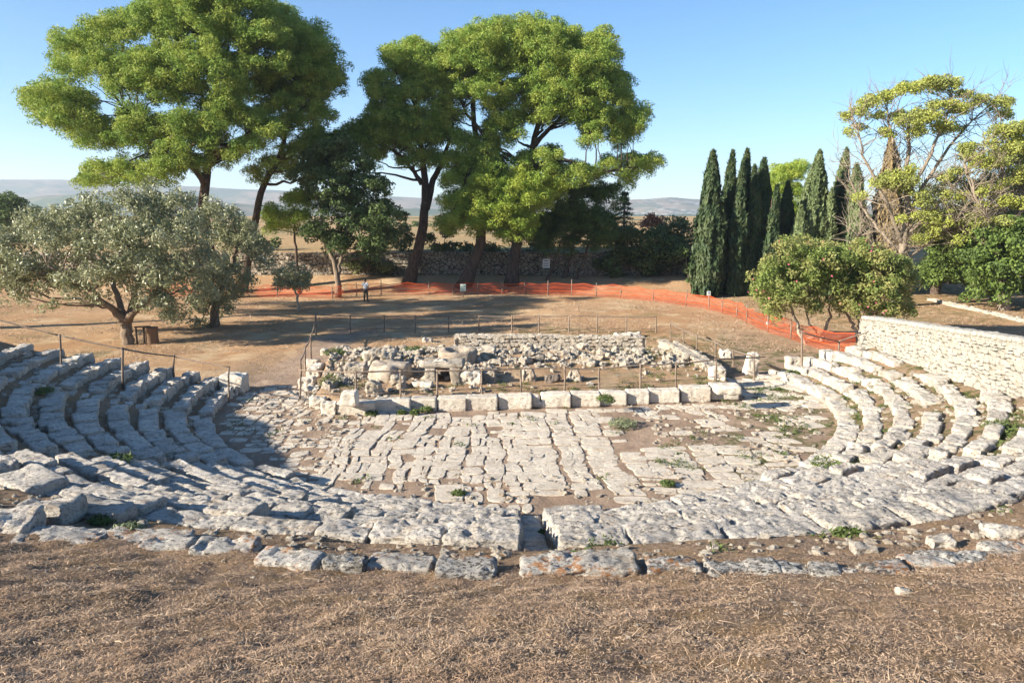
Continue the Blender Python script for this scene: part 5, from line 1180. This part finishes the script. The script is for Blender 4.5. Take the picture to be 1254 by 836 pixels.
# litter bin with frame
p = U(187, 421, 0); p[2] = tz(p[0], p[1]); root = empty('litter_bin', p, 'brown cylindrical litter bin in a wooden frame under the olive tree', 'litter bin')
m = 24; prof = [(.0, .02), (.27, .02), (.29, .06), (.30, .78), (.315, .80), (.315, .83), (.28, .83), (.27, .4), (0, .4)]
V = np.array([[a * math.cos(j * 6.2832 / m), a * math.sin(j * 6.2832 / m), b] for a, b in prof for j in range(m)]) + p
q = np.array([(l * m + j, l * m + (j + 1) % m, (l + 1) * m + (j + 1) % m, (l + 1) * m + j) for l in range(len(prof) - 1) for j in range(m)])
add('bin_body', V, q, M['rust'], root, True)
for dx, hh in ((-.78, .86), (-.40, .9)):
    V, Fs = tube([p + [dx, 0, -.1], p + [dx, 0, hh]], [.045, .045], 8); add('post', V, Fs, M['wood'], root, True)
V, Fs = tube([p + [-.85, 0, .84], p + [-.05, 0, .88]], [.04, .04], 7); add('cross_bar', V, Fs, M['wood'], root, True)

# ------------------------------------------------------------------ person
def skin(name, verts, edges, radii, mat, parent, sub=2, smooth=True):
    me = bpy.data.meshes.new(name); me.from_pydata([tuple(v) for v in verts], edges, []); me.materials.append(mat)
    o = bpy.data.objects.new(name, me); COL.objects.link(o); o.parent = parent
    md = o.modifiers.new('Skin', 'SKIN'); md.use_smooth_shade = True
    lay = me.skin_vertices[0] if me.skin_vertices else None
    if lay is None:
        bpy.context.view_layer.objects.active = o; lay = me.skin_vertices[0]
    for i, r_ in enumerate(radii): lay.data[i].radius = (r_, r_) if not isinstance(r_, tuple) else r_
    lay.data[0].use_root = True
    s = o.modifiers.new('Sub', 'SUBSURF'); s.levels = sub; s.render_levels = sub
    return o
M['skin'] = flat('skin_tone', (.28, .17, .11)); M['shirt'] = flat('white_shirt_cloth', (.75, .74, .72), .85); M['trouser'] = flat('dark_green_trouser_cloth', (.065, .060, .045), .9); M['hair'] = flat('dark_hair', (.02, .016, .014), .7); M['shoe'] = flat('black_shoes', (.03, .03, .03))
pp = U(448, 369.5, 0); pp[2] = tz(pp[0], pp[1])
root = empty('person', pp, 'person standing with back turned, white shirt and dark trousers, hands held together in front', 'person')
# facing away (+y) turned slightly to +x
B = [(0,0,.93),(0,0,1.08),(0,-.01,1.25),(0,-.01,1.40),(0,0,1.50),(0,.015,1.58),(0,.02,1.66),(0,.015,1.73),
     (-.09,0,.88),(-.11,.02,.50),(-.13,-.01,.10),(-.15,.14,.04),(.09,0,.88),(.13,.03,.50),(.17,0,.10),(.22,.13,.04),
     (-.18,0,1.41),(-.25,-.01,1.16),(-.12,.20,1.08),(-.05,.26,1.10),(.18,0,1.41),(.26,-.01,1.17),(.14,.20,1.10),(.07,.26,1.12)]
E = [(0,1),(1,2),(2,3),(3,4),(4,5),(5,6),(6,7),(0,8),(8,9),(9,10),(10,11),(0,12),(12,13),(13,14),(14,15),(3,16),(16,17),(17,18),(18,19),(3,20),(20,21),(21,22),(22,23)]
R = [(.15,.11),(.13,.10),(.15,.11),(.15,.10),.055,.085,.098,.075,.088,.06,.042,.04,.088,.06,.042,.04,.055,.042,.03,.035,.055,.042,.03,.035]
for side, hand in ((-1, 19), (1, 23)):
    h0 = B[hand]
    for k, (dx, dz, L) in enumerate(((.03, .018, .07), (.03, .006, .08), (.03, -.006, .075), (.028, -.018, .06), (0, .035, .05))):
        i = len(B); B += [(h0[0] - side * dx * .6, h0[1] + .03, h0[2] + dz), (h0[0] - side * (dx + L * .4), h0[1] + .03 + L * .3, h0[2] + dz)]; E += [(hand, i), (i, i + 1)]; R += [.011, .009]
skin('body', B, E, R, M['skin'], root)
skin('shirt', [(0,0,.98),(0,0,1.10),(0,-.01,1.26),(0,-.01,1.41),(0,0,1.47),(-.18,0,1.415),(-.25,-.01,1.20),(.18,0,1.415),(.26,-.01,1.20)], [(0,1),(1,2),(2,3),(3,4),(3,5),(5,6),(3,7),(7,8)], [(.185,.135),(.165,.125),(.18,.13),(.175,.12),.07,.08,.07,.08,.07], M['shirt'], root)
skin('trousers', [(0,0,.95),(-.09,0,.87),(-.11,.02,.50),(-.13,-.01,.12),(.09,0,.87),(.13,.03,.50),(.17,0,.12)], [(0,1),(1,2),(2,3),(0,4),(4,5),(5,6)], [(.17,.13),.105,.08,.066,.105,.08,.066], M['trouser'], root)
for sx in ((-.13, -.15), (.17, .22)):
    skin('shoe', [(sx[0], -.03, .05), (sx[0] * .6 + sx[1] * .4, .06, .045), (sx[1], .16, .035)], [(0, 1), (1, 2)], [.052, .05, .04], M['shoe'], root, 1)
V, Q = boxtopo(8, 8, 8); V = V / np.linalg.norm(V, axis=1)[:, None] * [.103, .112, .115]; V[:, 2] = np.maximum(V[:, 2], -.03 - .06 * (V[:, 1] < 0)); me = mesh_np('hair', V + [0, .005, 1.685], Q, M['hair'], True); o = bpy.data.objects.new('hair', me); COL.objects.link(o); o.parent = root
root.rotation_euler = (0, 0, rad(-25))

# ------------------------------------------------------------------ air
bpy.context.view_layer.update()
hz = NT('haze_air'); pv = hz.n('ShaderNodeVolumePrincipled'); pv.inputs['Density'].default_value = 1.9e-4; pv.inputs['Color'].default_value = (.74, .84, 1, 1); pv.inputs['Anisotropy'].default_value = .2
hz.l(pv.outputs[0], hz.out.inputs['Volume'])
V, Q = boxtopo(1, 1, 1); V = V * [4200, 2350, 150] + [0, 1900, 78]
o = add('haze', V, Q, hz.m); tag(o, kind='stuff')
